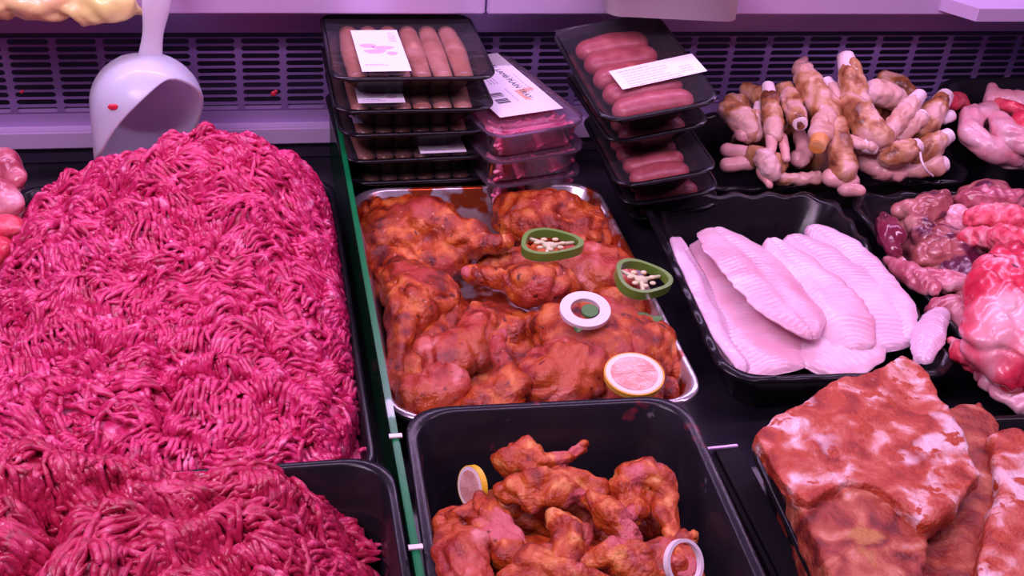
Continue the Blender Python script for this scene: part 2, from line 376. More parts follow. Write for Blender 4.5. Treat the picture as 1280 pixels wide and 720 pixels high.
tray('trotter_tray', 'black wavy-edged tray under the heap of singed trotters', 'tray', .70, 1.250, .36, .175, .052, rz=.0, m='blackfoam', r=.03, lip=.007, taper=.012, wave=.0016, wn=24, base=.002, tilt=(.10, 0))
tray('poultry_tray', 'deep black tray of raw pink poultry at the far right of the back row', 'tray', 1.075, 1.268, .37, .18, .080, rz=.03, m='blackfoam', r=.05, lip=.006, taper=.014, base=.012, tilt=(.14, 0))
tray('offal_tray', 'black wavy-rimmed tray of red offal at the right', 'tray', .905, .925, .46, .39, .052, rz=-.03, m='blackfoam', r=.03, lip=.008, taper=.020, wave=.0016, wn=30, base=.001)
tray('black_tray', 'black tray of spice rubbed meat slabs in the right foreground', 'tray', .595, .50, .42, .42, .060, rz=-.05, m='black', r=.04, lip=.007, taper=.012, base=.001)
tray('black_tray', 'black tray of diced meat at the far left edge', 'tray', -.50, 1.0, .46, .38, .070, rz=.0, m='black', r=.03, lip=.006, taper=.01, base=.001)
# ================================================================== MINCE
def sstep(t): t = np.clip(t, 0, 1); return t*t*(3-2*t)
def fbm(x, y, s, seed):
    return noise.noise(Vector((x*s+seed, y*s-seed, seed*.7)))
def mince(name, label, x0, x1, y0, y1, topf, zb, count, mat, seed, bend, lm=1.0, edge=.035, pw=5, grow=1.0):
    cx, cy = (x0+x1)/2, (y0+y1)/2; hx, hy = (x1-x0)/2, (y1-y0)/2
    def h(x, y):
        u = abs((x-cx)/hx); v = abs((y-cy)/hy); q = (u**pw+v**pw)
        if q >= 1: return zb
        s = (1-q)**.38
        t = topf(x, y)+.018*fbm(x, y, 17, seed)+.013*fbm(x, y, 46, seed+3)
        rg = abs(fbm(x*.8, y*1.5, 15, seed+9)); t -= .018*max(0, 1-rg*8)
        return zb+(t-zb)*s
    nx, ny = 110, 130; V = []; Fc = []
    H = np.zeros((nx+1, ny+1))
    for i in range(nx+1):
        for j in range(ny+1):
            a = math.sin((i/nx-.5)*PI)*.5+.5; c = math.sin((j/ny-.5)*PI)*.5+.5
            x = x0+(x1-x0)*a; y = y0+(y1-y0)*c
            H[i, j] = h(x, y); V.append((x, y, H[i, j]-.003))
    for i in range(nx):
        for j in range(ny):
            a = i*(ny+1)+j; Fc.append((a, a+ny+1, a+ny+2, a+1))
    # worms of meat lying in bundles along a flow field
    n = 6; segs = 11; made = 0; tries = 0
    verts = [np.array(V, 'f')]; faces = []; base = len(V)
    ring = np.array([[math.cos(2*PI*k/n), math.sin(2*PI*k/n)] for k in range(n)])
    fa = []
    for s in range(segs-1):
        for k in range(n): fa.append((s*n+k, s*n+(k+1) % n, (s+1)*n+(k+1) % n, (s+1)*n+k))
    fa = np.array(fa)
    def grad(x, y):
        e = .002; return (h(x+e, y)-h(x-e, y))/(2*e), (h(x, y+e)-h(x, y-e))/(2*e)
    while made < count and tries < count*8:
        tries += 1
        bx, by = random.uniform(x0, x1), random.uniform(y0, y1)
        u = abs((bx-cx)/hx); v = abs((by-cy)/hy)
        if u**pw+v**pw > .995: continue
        gx, gy = grad(bx, by); slope = math.sqrt(1+min(60, gx*gx+gy*gy))
        if random.random() > slope/5.0: continue
        ang = bend+1.5*fbm(bx, by, 11, seed+20)*2.0+.9*fbm(bx, by, 30, seed+31)
        nb = random.choice((2, 3, 4, 5)) if random.random() < .55 else 1
        Lh = lm*random.uniform(.007, .019); lift = random.uniform(-.0025, .0045)
        for q in range(nb):
            a0 = ang+random.gauss(0, .16) if nb > 1 else ang+random.gauss(0, 1.1)
            r = random.uniform(.0019, .0030)*grow
            off = (q-(nb-1)/2)*.0051*grow
            sl = slope
            x = bx-math.sin(ang)*off/max(1, sl*.6); y = by+math.cos(ang)*off/max(1, sl*.6)
            pts = []
            # march both ways on the surface with 3D arclength steps
            for sgn in (-1, 1):
                px_, py_ = x, y; aa = a0; arr = []
                for s in range(segs//2+1):
                    g1, g2 = grad(px_, py_); dz = g1*math.cos(aa)+g2*math.sin(aa)
                    st = Lh/(segs//2)/math.sqrt(1+min(dz*dz, 40))
                    arr.append((px_, py_, h(px_, py_)+lift+.0012*math.sin(s*.9+q)))
                    aa = a0+.8*(fbm(px_, py_, 45, seed+40))+sgn*s*.03*(q % 2-.5)
                    px_ += sgn*math.cos(aa)*st; py_ += sgn*math.sin(aa)*st
                pts = arr[::-1] if sgn == -1 else pts[:-1]+arr
            P = np.array(pts[:segs])
            if len(P) < segs: continue
            P[:, 2] = np.maximum(P[:, 2], zb-.002)
            T = np.gradient(P, axis=0); T /= np.linalg.norm(T, axis=1)[:, None]+1e-9
            S = np.cross(T, [0, 0, 1.]); S /= np.linalg.norm(S, axis=1)[:, None]+1e-9; U = np.cross(S, T)
            rr = r*np.ones(segs)*(1+.16*np.sin(np.arange(segs)*1.5+made)); rr[0] = rr[-1] = r*.25; rr[1] *= .8; rr[-2] *= .8
            W = P[:, None, :]+(S[:, None, :]*ring[None, :, :1]+U[:, None, :]*ring[None, :, 1:])*rr[:, None, None]
            verts.append(W.reshape(-1, 3)); faces.append(fa+base); base += segs*n; made += 1
    me = bpy.data.meshes.new(name)
    AV = np.concatenate(verts).astype('f'); AF = np.concatenate([np.array(Fc)]+faces).astype('i')
    org = np.array([cx, cy, 0], 'f'); AV -= org
    me.vertices.add(len(AV)); me.vertices.foreach_set('co', AV.ravel())
    me.loops.add(AF.size); me.loops.foreach_set('vertex_index', AF.ravel())
    me.polygons.add(len(AF)); me.polygons.foreach_set('loop_start', np.arange(0, AF.size, 4, dtype='i'))
    me.update(calc_edges=True)
    o = link(name, me, mat, None, True); o.location = (cx, cy, 0)
    return tag(o, label, 'mince', kind='stuff')
def g2(x, y, cx, cy, sx, sy): return math.exp(-((x-cx)/sx)**2-((y-cy)/sy)**2)
def topA(x, y): return .084+.078*g2(x, y, -.030, 1.10, .100, .13)+.028*g2(x, y, -.15, 1.04, .08, .14)+.012*g2(x, y, .02, .95, .06, .12)
mince('minced_meat', 'tall heap of bright pink mince filling the left, below the scoop', -.243, .078, .700, 1.190, topA, .035, 7000, M['mince'], 1, .05)
def topB(x, y): return .098+.055*g2(x, y, -.16, .60, .13, .12)+.018*g2(x, y, -.04, .55, .06, .10)-.04*max(0, (x-.0)/.07)**1.5
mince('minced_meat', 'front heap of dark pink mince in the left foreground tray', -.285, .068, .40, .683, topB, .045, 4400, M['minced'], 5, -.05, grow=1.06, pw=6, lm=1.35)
# a few scraps on the tray edges
for i, (px, py, z, lab) in enumerate(((366, 194, .003, 'pink mince scrap on the dark deck behind the tall mince heap'), (456, 563, .05, 'pink mince scrap between the front black tray and the green divider'))):
    c, r = pxp((px, py, z, 6)); b = bmesh.new(); tube(b, [c+Vector((-r, 0, 0)), c+Vector((0, r*.5, .001)), c+Vector((r, 0, 0))], [r*.5, r*.6, r*.4], 8)
    tag(organic('mince_scrap', b, M['mince'], c, voxel=.0012, smooth=1, disp=((.0008, 200),)), lab, 'meat scrap')
# ================================================================== SCOOP
sc0 = aty(180, 66, 1.245); k = mpp(sc0)
scp = empty('scoop', sc0)
rad = 70*k
ax = Vector((-.02, -.16, -1)).normalized()               # from handle towards the mouth
side = Vector((1, 0, 0)); side = (side-ax*side.dot(ax)).normalized(); fr = ax.cross(side).normalized()
if fr.y > 0: fr = -fr                                    # towards the viewer
b = bmesh.new(); rings = []; nphi = 40; nt_ = 22
opn = (side*.62+fr*.78).normalized(); opn2 = ax.cross(opn).normalized()
for j in range(nt_+1):
    t = j/nt_; ringv = []
    for i in range(nphi):
        a = 2*PI*i/nphi; dr = opn*math.cos(a)+opn2*math.sin(a)
        c = math.cos(a)                                   # 1 on the open side
        L = rad*(1.20-.97*c if c > 0 else 1.22+.5*(-c))*1.0
        s = t*L*1.35
        dome = rad*.95
        rr = rad*math.sqrt(max(0, 1-(1-min(1, s/dome))**2.05)) if s < dome else rad
        ringv.append(b.verts.new(dr*rr*1.0+ax*s))
    rings.append(ringv)
for r0, r1 in zip(rings, rings[1:]):
    for i in range(nphi): b.faces.new((r0[i], r0[(i+1) % nphi], r1[(i+1) % nphi], r1[i]))
bmesh.ops.remove_doubles(b, verts=b.verts, dist=1e-5)
bo = obj('bowl', b, M['white'], scp, True); sm = bo.modifiers.new('s', 'SOLIDIFY'); sm.thickness = .003; sm.offset = -1
b = bmesh.new(); e1 = aty(187, 78, 1.243)-sc0; e2 = aty(196, 0, 1.25)-sc0; e3 = aty(204, -75, 1.26)-sc0
e2.y -= .004
tube(b, [e1, e1.lerp(e2, .45), e2, e3], [15*k, 12.5*k, 17*k, 20*k], 24, .5, up=(0, 1, 0)); obj('handle', b, M['white'], scp, True)
b = bmesh.new(); c = bo.matrix_basis @ Vector(); dv_ = (opn*-.25+fr*.9-side*.3).normalized(); p = ax*rad*.75+(fr*.86-side*.50).normalized()*rad*1.003
ell(b, p, (.0055, .002, .0035)); obj('meat_speck', b, M['fleck'], scp, True)
tag(scp, 'white plastic scoop stuck handle-up in the tall mince heap', 'scoop')
# ================================================================== PACKS ON THE BACK ROW
def micro(b, x0, y0, w, rows, dy, h=.0009, ragged=.3, rnd=random):
    for r in range(rows):
        x = x0
        while x < x0+w*(1-rnd.random()*ragged):
            L = rnd.uniform(.003, .010); L = min(L, x0+w-x)
            if L < .001: break
            box(b, (x+L/2, y0-r*dy, 0), (L, h, .0001)); x += L+.0013
def label_part(parent, loc, w, d, rot, style, sub=None):
    b = bmesh.new(); box(b, (0, 0, 0), (w, d, .0003)); lb = obj('paper_label', b, M['label'], parent)
    lb.location = loc; lb.rotation_euler = rot
    rnd = random.Random(3)
    if style == 'picture':
        b = bmesh.new(); rnd = random.Random(5)
        for (cx, cy, rx, ry) in ((-.012, .012, .009, .006), (.004, .006, .012, .005), (-.006, -.004, .012, .006), (.012, -.010, .006, .005)):
            vs = [b.verts.new((cx+rx*math.cos(a)*(1+.12*math.sin(3*a)), cy+ry*math.sin(a), .00025)) for a in [2*PI*i/20 for i in range(20)]]; b.faces.new(vs)
        obj('picture', b, M['inkpink'], lb)
        b = bmesh.new(); micro(b, -w*.40, -d*.34, w*.5, 2, .003, rnd=rnd); micro(b, w*.26, d*.42, w*.16, 8, .0035, rnd=rnd); o = obj('small_print', b, M['inkgrey'], lb); o.location.z = .0003; tag(o, kind='stuff')
    elif style == 'lines':
        b = bmesh.new(); micro(b, -w*.42, d*.34, w*.40, 1, .003, .0014, .1, rnd); micro(b, -w*.40, d*.20, w*.62, 6, .0052, rnd=rnd); micro(b, w*.24, -d*.02, w*.14, 3, .005, rnd=rnd)
        o = obj('small_print', b, M['inkgrey'], lb); o.location.z = .0003; tag(o, kind='stuff')
    elif style == 'halal':
        # local: long text runs from the back (+y) to the front (-y)
        textmesh('HALAL LAMB PLAIN TRAY', .0102, M['ink'], (w*.17, d*.43, .0003), (0, 0, -PI/2), lb)
        textmesh('813', .008, M['ink'], (-w*.43, -.006, .0003), (0, 0, -PI/2), lb)
        b = bmesh.new(); y = -.024; rn = random.Random(1)
        while y > -.052:
            t = rn.choice((.0008, .0014, .002)); 
            if abs(y+.037) > .0016: box(b, (-w*.22, y, .0003), (.016, t, .0001))
            y -= t+rn.choice((.0009, .0015))
        obj('barcode', b, M['ink'], lb)
        b = bmesh.new()
        for i in range(5): 
            for j in range(3): box(b, (-w*.12+.004*j+.0, .030-.007*i, 0), (.0012, .0055, .0001))
        for i in range(9): box(b, (w*.36, .018-.006*i, 0), (.0012, .004, .0001)); box(b, (w*.29, .016-.006*i, 0), (.001, .004, .0001))
        for i in range(6): box(b, (-w*.42, -.012-.007*i, 0), (.001, .005, .0001)); box(b, (.0, -.018-.006*i, 0), (.001, .004, .0001))
        o = obj('small_print', b, M['inkgrey'], lb); o.location.z = .0003; tag(o, kind='stuff')
        b = bmesh.new(); vs = [b.verts.new((x, y, .00028)) for x, y in ((w*.10, -.024), (w*.40, -.020), (w*.42, -.026), (w*.16, -.034), (w*.22, -.052), (w*.12, -.050))]; b.faces.new(vs); obj('orange_stain', b, M['stain'], lb)
    return lb
def pack(label, cat, ztop, fl, fr_, depth, h, n, across, m, lab=None, group=None, rise=0, pitch=0):
    """film-wrapped black tray of sausages; fl, fr_ = pixels of its front rim ends"""
    A = at(*fl, ztop); B = at(*fr_, ztop+rise); u = B-A; w = u.length; u.normalize()
    v = Matrix.Rotation(pitch, 3, u) @ Vector((-u.y, u.x, 0)).normalized(); nrm = u.cross(v)
    c = (A+B)/2+v*depth/2-nrm*h
    root = empty('sausage_pack', c); root.rotation_euler = Matrix((u, v, nrm)).transposed().to_euler()
    t = obj('tray', tray_bm(w, depth, h-.0015, r=.024, taper=.025, lip=.005, th=.0013, lipdrop=.004, n=120), M['blackfoam'], root, True); t.data.set_sharp_from_angle(angle=math.radians(50))
    iw, idp = w-.040, depth-.040
    for i in range(n):
        b = bmesh.new()
        if across:
            y = -idp/2+idp*(i+.5)/n; r = idp/n*(.54 if n < 6 else .52); zz = h-.003-r*.78
            tube(b, [(-iw/2+r, y+random.uniform(-.001, .001), zz), (0, y+random.uniform(-.002, .002), zz+.001), (iw/2-r+random.uniform(-.004, .003), y, zz)], [r*.9, r, r*.9], 14, .78)
        else:
            x = -iw/2+iw*(i+.5)/n; r = iw/n*.54; zz = h-.003-r*.74
            tube(b, [(x, -idp/2+r, zz-.002), (x+random.uniform(-.002, .002), 0, zz+.001), (x, idp/2-r, zz-.002)], [r*.85, r, r*.85], 14, .74)
        obj('sausage', b, M[m], root, True)
    b = bmesh.new(); g_ = 24
    vs = [[b.verts.new(((i/g_-.5)*(w-.010), (j/g_-.5)*(depth-.010), h-.0005-.0022*math.sin(PI*i/g_)*math.sin(PI*j/g_)+.0006*noise.noise(Vector((i*.6, j*.6, ztop*50))))) for j in range(g_+1)] for i in range(g_+1)]
    for i in range(g_):
        for j in range(g_): b.faces.new((vs[i][j], vs[i+1][j], vs[i+1][j+1], vs[i][j+1]))
    obj('cling_film', b, M['film'], root, True)
    if lab:
        (lx, ly, lw, ld, lr, st) = lab
        label_part(root, (lx, ly, h+.0006), lw, ld, (0, 0, lr), st)
    return tag(root, label, cat, group)
GL = 'sausage packs stacked by the green divider'; GR = 'sausage packs stacked right of the clear boxes'
hp = .033
Lp = [((413, 97), (624, 95), 'topmost film-wrapped black pack of thick brown sausages in the left stack, white picture label', (-.030, -.024, .052, .115, .02, 'picture')),
      ((417, 138), (622, 134), 'second black sausage pack down in the left stack, label strip at its left', (-.035, -.055, .050, .05, 0, 'picture')),
      ((425, 168), (614, 162), 'third black sausage pack down in the left stack', (-.05, -.050, .03, .04, 0, 'picture')),
      ((428, 201), (615, 193), 'fourth black sausage pack down in the left stack, label strip at its right', (.030, -.062, .052, .05, 0, 'picture')),
      ((434, 228), (616, 221), 'fifth black sausage pack down in the left stack, just above the steel tray rim', None),
      ((438, 258), (617, 251), 'bottom black sausage pack of the left stack, hidden by the steel tray', None)]
for i, (a, b_, lb, la) in enumerate(Lp):
    pack(lb, 'sausage pack', hp*(6-i)+.001, a, b_, .19, hp-.0005, 6, False, 'sausA', la, GL)
hr = .036
Rp = [((755, 152), (905, 124), 'topmost black pack of thin red sausages in the right stack, white text label', (.020, -.028, .100, .040, .06, 'lines')),
      ((762, 178), (892, 152), 'second black pack down in the right sausage stack', None),
      ((772, 233), (901, 210), 'black pack of thin red sausages jutting forward, third in the right stack', None),
      ((778, 256), (903, 236), 'fourth black pack down in the right sausage stack, by the steel tray corner', None),
      ((786, 274), (905, 254), 'bottom black pack of the right sausage stack, hidden behind the fish tray', None)]
for i, (a, b_, lb, la) in enumerate(Rp):
    pack(lb, 'sausage pack', hr*(5-i)-.004, a, b_, [.205, .19, .18, .17, .16][i], hr-.0005, 5, True, 'sausB', la, GR, rise=.020, pitch=.11 if i == 0 else 0)
# clear boxes
hb = .0365
Bx = [((617, 166), (737, 146), 'topmost clear plastic box of mince with a large white printed label'),
      ((615, 199), (737, 180), 'second clear plastic box of mince down in the middle stack'),
      ((614, 229), (733, 211), 'third clear plastic box of mince down, its lid just above the steel tray rim'),
      ((614, 262), (732, 243), 'bottom clear plastic box of the middle stack, hidden by the steel tray')]
for i, (a, c_, lb) in enumerate(Bx):
    zt = hb*(4-i)+.001; A = at(*a, zt); B = at(*c_, zt); u = B-A; w = u.length; rz = math.atan2(u.y, u.x); d_ = .20
    v = Vector((-math.sin(rz), math.cos(rz), 0)); c = (A+B)/2+v*d_/2
    root = empty('mince_box', (c.x, c.y, zt-hb), rz)
    t = obj('box', tray_bm(w, d_, hb-.006, r=.02, taper=.006, lip=.003, th=.001, lipdrop=.003, n=110), M['pet'], root, True)
    b = bmesh.new(); rg = []
    for (dw, z) in ((0, hb-.010), (0, hb-.003), (-.004, hb-.0015), (-.012, hb-.0015), (-.016, hb-.004)):
        rg.append([b.verts.new((p[0], p[1], z)) for p in resample(rloop(w+dw, d_+dw, .02), 110)])
    for r0, r1 in zip(rg, rg[1:]):
        for q in range(110): b.faces.new((r0[q], r0[(q+1) % 110], r1[(q+1) % 110], r1[q]))
    b.faces.new(rg[-1]); obj('lid', b, M['pet'], root, True)
    b = bmesh.new(); rn = random.Random(i+3)
    for q in range(150):
        s_ = rn.random(); x = rn.uniform(-.5, .5)*(w-.030); y = (-.5+.02*rn.random())*(d_-.019) if q < 90 else rn.uniform(-.5, .5)*(d_-.03); z = rn.uniform(.006, hb-.012)
        if q >= 90: z = hb-.014
        a_ = rn.uniform(-.5, .5)
        tube(b, [(x-.006*math.cos(a_), y, z-.004*math.sin(a_*3)), (x+.006*math.cos(a_), y, z+.004*math.sin(a_*3))], [.0024, .0024], 6)
    box(b, (0, 0, (hb-.010)/2), (w-.022, d_-.022, hb-.016), bev=.004)
    tag(obj('mince', b, M['mincepale'], root, True), kind='stuff')
    if i == 0:
        P1 = at(632, 141, zt); P2 = at(718, 131, zt); P3 = at(688, 56, zt); ww = (P2-P1).length
        label_part(root, root.matrix_basis.inverted() @ Vector(((P1.x+P2.x)/2, (P1.y+P2.y)/2, 0)) + Vector((-.001, .082, 0)) if False else (.005, .012, hb+.0003), .079, .165, (0, 0, -.02), 'halal')
    tag(root, lb, 'clear box', 'clear boxes of mince stacked between the sausage packs')
# ================================================================== THINGS ON THE SHELF
b = bmesh.new()
P_ = [(-60, -4), (0, -3), (60, -1), (120, 4), (158, 6), (184, 20)]
tube(b, [aty(px, py, 1.262) for px, py in P_], [.021, .022, .024, .026, .021, .003], 20, .95)
tube(b, [aty(px, py-26, 1.30) for px, py in P_[:-1]], [.022]*4+[.014], 18, .7)
tag(organic('plastic_bag', b, M['bag'], aty(90, 10, 1.27), voxel=.003, smooth=3, disp=((.006, 22), (.003, 60)), ridge=(.006, 16)), 'crumpled yellow plastic bag on the shelf at the top left', 'plastic bag')
c0 = at(842, 24, .239)
tb = empty('clear_tub', (c0.x+.008, c0.y+.058, .238), -.13)
t = obj('tub_body', tray_bm(.158, .12, .042, r=.02, taper=-.0, lip=.004, th=.0015, lipdrop=.006, n=120), M['tub'], tb, True)
b = bmesh.new()
for x in (-.036, .022): box(b, (x, -.0545, .020), (.003, .002, .028), bev=.0008)
box(b, (0, -.0545, .008), (.12, .002, .003), bev=.0008); obj('moulded_ribs', b, M['tub'], tb)
tag(tb, 'clear plastic tub on the shelf, above the right sausage stack', 'tub')
# ================================================================== MARINATED CHICKEN (steel tray)
def piece(name, label, cat, shapes, m, voxel=.0032, smooth=3, disp=((.004, 28), (.0016, 90)), seed=None, group=None, pads=(), ridge=None):
    """shapes: lists of (px, py, z, rpx) chains; pads: (px, py, z, rx, ry, rz_m, angle) squashed ellipsoids in px/px/m"""
    b = bmesh.new(); cs = []
    for s in shapes:
        if len(s) == 1: c, r = pxp(s[0]); ell(b, c, (r, r, r*.8)); cs.append(c)
        else: pix_tube(b, s); cs += [pxp(p)[0] for p in s]
    for (px, py, z, rx, ry, rzm, ang) in pads:
        c = at(px, py, z); k = mpp(c); ell(b, c, (rx*k, ry*k*1.55, rzm), Matrix.Rotation(ang, 3, 'Z')); cs.append(c)
    org = sum(cs, Vector())/len(cs)
    piece.n += 1
    o = organic(name, b, M[m] if isinstance(m, str) else m, org, voxel=voxel, smooth=smooth, disp=disp, seed=seed or piece.n, ridge=ridge)
    return tag(o, label, cat, group)
piece.n = 0
GC = 'marinated chicken pieces in the steel tray'
def leg(label, shapes, pads=(), m='marin', knuckle=None, **k):
    o = piece('chicken_piece', label, 'chicken piece', shapes, m, pads=pads, group=GC, ridge=(.0036, 36), voxel=.0024, smooth=2, **k)
    if knuckle:
        c, r = pxp(knuckle); b = bmesh.new(); ell(b, c, (r, r*.8, r*.8)); ell(b, c+Vector((r*.5, r*.4, r*.1)), (r*.6, r*.6, r*.6))
        q = organic('knuckle', b, M['marinwing'], o.location, parent=o, voxel=.002, smooth=2, disp=((.001, 120),), seed=piece.n)
        q['label'] = 'paler bare knuckle end'
    return o
leg('marinated chicken piece lying low between the pieces of the left half', [[(480, 330, .02, 40), (540, 400, .02, 50), (520, 470, .02, 44)]], [(580, 460, .02, 60, 40, .014, 0)])
leg('marinated chicken piece lying low between the pieces of the right half', [[(620, 330, .02, 30), (700, 340, .022, 40), (780, 400, .02, 40)]], [(660, 440, .02, 70, 40, .014, 0), (800, 440, .02, 50, 40, .014, 0)])
leg('marinated chicken leg at the back left, its drumstick pointing right', [[(470, 275, .035, 30), (530, 282, .045, 44), (585, 298, .05, 26), (622, 305, .055, 14)]], [(500, 290, .038, 56, 34, .030, -.1), (545, 320, .03, 44, 26, .022, 0)], knuckle=(630, 303, .057, 14))
leg('marinated chicken thigh at the back right corner, behind the pepper ring', [[(640, 262, .045, 24), (690, 262, .05, 34), (735, 280, .045, 26)]], [(680, 275, .04, 68, 34, .030, -.1), (735, 300, .035, 30, 22, .02, 0)], knuckle=(742, 296, .055, 11))
leg('round marinated drumstick in the centre, its end pointing left', [[(590, 342, .055, 14), (625, 348, .058, 19), (665, 357, .06, 36), (690, 355, .058, 32)]], knuckle=(588, 341, .056, 13))
leg('smooth pink chicken thigh between centre drumstick and loose pepper slice', [[(715, 330, .045, 26), (755, 322, .048, 24), (785, 345, .042, 22)]], [(745, 345, .04, 50, 28, .026, -.3)], 'marinpink')
leg('marinated thigh along the left side, bulging beside the green divider', [[(500, 350, .045, 26), (515, 385, .052, 38), (500, 425, .045, 22), (492, 470, .04, 15)]], [(525, 372, .045, 52, 34, .026, .1)])
leg('dark marinated piece in the gap below the centre drumstick', [[(590, 400, .03, 28), (640, 415, .03, 26), (690, 410, .03, 22)]], [(620, 410, .026, 50, 34, .018, 0)])
leg('pink skinned chicken leg in the middle of the left half', [[(540, 440, .045, 26), (590, 430, .05, 28), (605, 400, .045, 20)]], [(570, 445, .042, 52, 26, .022, .2)], 'marinpink')
leg('long marinated drumstick at the front left with its knuckle pointing up', [[(622, 425, .07, 12), (628, 452, .068, 17), (640, 488, .06, 30), (600, 510, .05, 26)]], knuckle=(622, 422, .071, 13))
leg('orange marinated chicken piece at the front left corner', [[(490, 475, .045, 16), (520, 490, .05, 26), (560, 480, .055, 30)]], [(545, 498, .05, 52, 22, .022, .1)], 'marinpink')
leg('large smooth marinated thigh at the front right, under the onion ring', [[(690, 410, .05, 34), (750, 405, .054, 40), (810, 425, .05, 34), (835, 460, .042, 22)]], [(755, 430, .05, 88, 38, .032, -.2)], disp=((.004, 22), (.001, 90)))
leg('pink marinated breast piece at the front centre, left of the lemon slice', [[(665, 470, .055, 28), (700, 450, .062, 32), (740, 460, .06, 30)]], [(705, 475, .055, 62, 28, .026, .3)], 'marinpink')
leg('marinated piece beneath the lemon slice at the front right corner', [[(760, 480, .045, 28), (810, 480, .045, 30), (835, 490, .038, 16)]], [(790, 490, .042, 50, 22, .024, 0)])
# garnishes
def ringmesh(b, c, ro, ri, th, wob=.08, n=36, lobes=3, rot=None, sq=1.0):
    loops = []
    for (fr_, z) in ((1, 0), (1, th), (0, th), (0, 0)):
        L = []
        for i in range(n):
            a = 2*PI*i/n; w_ = 1+wob*math.cos(lobes*a+.4); r = ro*w_ if fr_ else ri*w_
            p = Vector((r*math.cos(a), r*math.sin(a)*sq, z)); L.append(b.verts.new((rot @ p if rot else p)+Vector(c)))
        loops.append(L)
    for q in range(4):
        A, B = loops[q], loops[(q+1) % 4]
        for i in range(n): b.faces.new((A[i], A[(i+1) % n], B[(i+1) % n], B[i]))
def disc(b, c, r, th, n=30, rot=None, sq=1.0):
    L0 = []; L1 = []
    for i in range(n):
        a = 2*PI*i/n
        for L, z in ((L0, 0), (L1, th)):
            p = Vector((r*math.cos(a), r*math.sin(a)*sq, z)); L.append(b.verts.new((rot @ p if rot else p)+Vector(c)))
    b.faces.new(L0[::-1]); b.faces.new(L1)
    for i in range(n): b.faces.new((L0[i], L0[(i+1) % n], L1[(i+1) % n], L1[i]))
def pepper(label, px, py, z, rpx, rot, sq, missing=False):
    c = at(px, py, z); k = mpp(c); r = rpx*k
    root = empty('pepper_slice', c, rot=rot)
    b = bmesh.new(); ringmesh(b, (0, 0, 0), r, r*.84, .010, .09, sq=sq); obj('skin', b, M['pepper'], root, True).data.set_sharp_from_angle(angle=.8)
    b = bmesh.new()
    for a in (.3, 2.4, 4.5):
        tube(b, [(0, 0, .004), (r*.78*math.cos(a), r*.78*math.sin(a)*sq, .004)], [.0028, .002], 8)
    ell(b, (0, 0, .004), (r*.24, r*.22*sq, .004)); obj('pith', b, M['pith'], root, True)
    for i in range(7):
        a = i*.9+.2; b = bmesh.new(); ell(b, (r*.42*math.cos(a), r*.42*math.sin(a)*sq, .006), (.0035, .0028, .0018), sub=2); obj('seed', b, M['seed'], root, True)
    return tag(root, label, 'pepper slice')
pepper('green pepper ring with seeds lying on the back right chicken thigh', 687, 311, .082, 39, (.12, -.05, -.15), 1.0).scale = (1, .66, 1)
pepper('green pepper slice balanced on the right rim of the steel tray', 800, 354, .072, 37, (.15, .12, .1), 1.0).scale = (1, .86, 1)
def onion(label, px, py, z, rpx, rot, wall=.30, th=.0045, green=False):
    c = at(px, py, z); k = mpp(c); r = rpx*k; b = bmesh.new(); ringmesh(b, (0, 0, 0), r, r*(1-wall), th, .03, lobes=2)
    bmesh.ops.remove_doubles(b, verts=b.verts, dist=1e-6)
    o = obj('onion_ring', b, M['onion'], None, True); o.location = c; o.rotation_euler = rot; o.data.set_sharp_from_angle(angle=.8)
    if green:
        b = bmesh.new(); disc(b, (.004, -.002, .001), r*.34, .003); obj('green_bit', b, M['leaf'], o)
        o.children[0]['label'] = 'green bit in the hole of the ring'
    return tag(o, label, 'onion ring')
onion('white onion ring with a green centre on the large front right thigh', 731, 390, .090, 31, (.22, -.05, 0), .42, green=True)
onion('curved white onion ring on the wings in the front black tray', 852, 704, .135, 31, (.85, .35, .3), .15, .004)
# lemon slice
def lemon(label, px, py, z, rpx, rot, rind='rind', half=False):
    c = at(px, py, z); r = rpx*mpp(c); root = empty('lemon_slice', c, rot=rot)
    b = bmesh.new(); ringmesh(b, (0, 0, 0), r, r*.94, .005, 0); obj('rind', b, M[rind], root)
    b = bmesh.new(); ringmesh(b, (0, 0, .0002), r*.94, r*.78, .005, 0); obj('pith', b, M['onion'], root)
    b = bmesh.new(); 
    for q in range(8):
        a0 = 2*PI*q/8+.05; vs0 = []; vs1 = []
        for (rr, aa) in ((.06, a0+.32), (.74, a0), (.78, a0+.18), (.78, a0+.5), (.74, a0+.69)):
            vs0.append(b.verts.new((r*rr*math.cos(aa), r*rr*math.sin(aa), .0005))); vs1.append(b.verts.new((r*rr*math.cos(aa), r*rr*math.sin(aa), .0056)))
        b.faces.new(vs0[::-1]); b.faces.new(vs1)
        for i in range(5): b.faces.new((vs0[i], vs0[(i+1) % 5], vs1[(i+1) % 5], vs1[i]))
    disc(b, (0, 0, .0), r*.785, .0054); obj('pulp', b, M['pulp'], root)
    return tag(root, label, 'lemon slice')
lemon('lemon slice with orange rind at the front right of the chicken legs', 792, 472, .082, 38, (.12, -.04, 0))
lemon('lemon slice standing on edge at the left of the wings tray', 594, 608, .088, 27, (1.3, .0, -1.22), 'yrind')
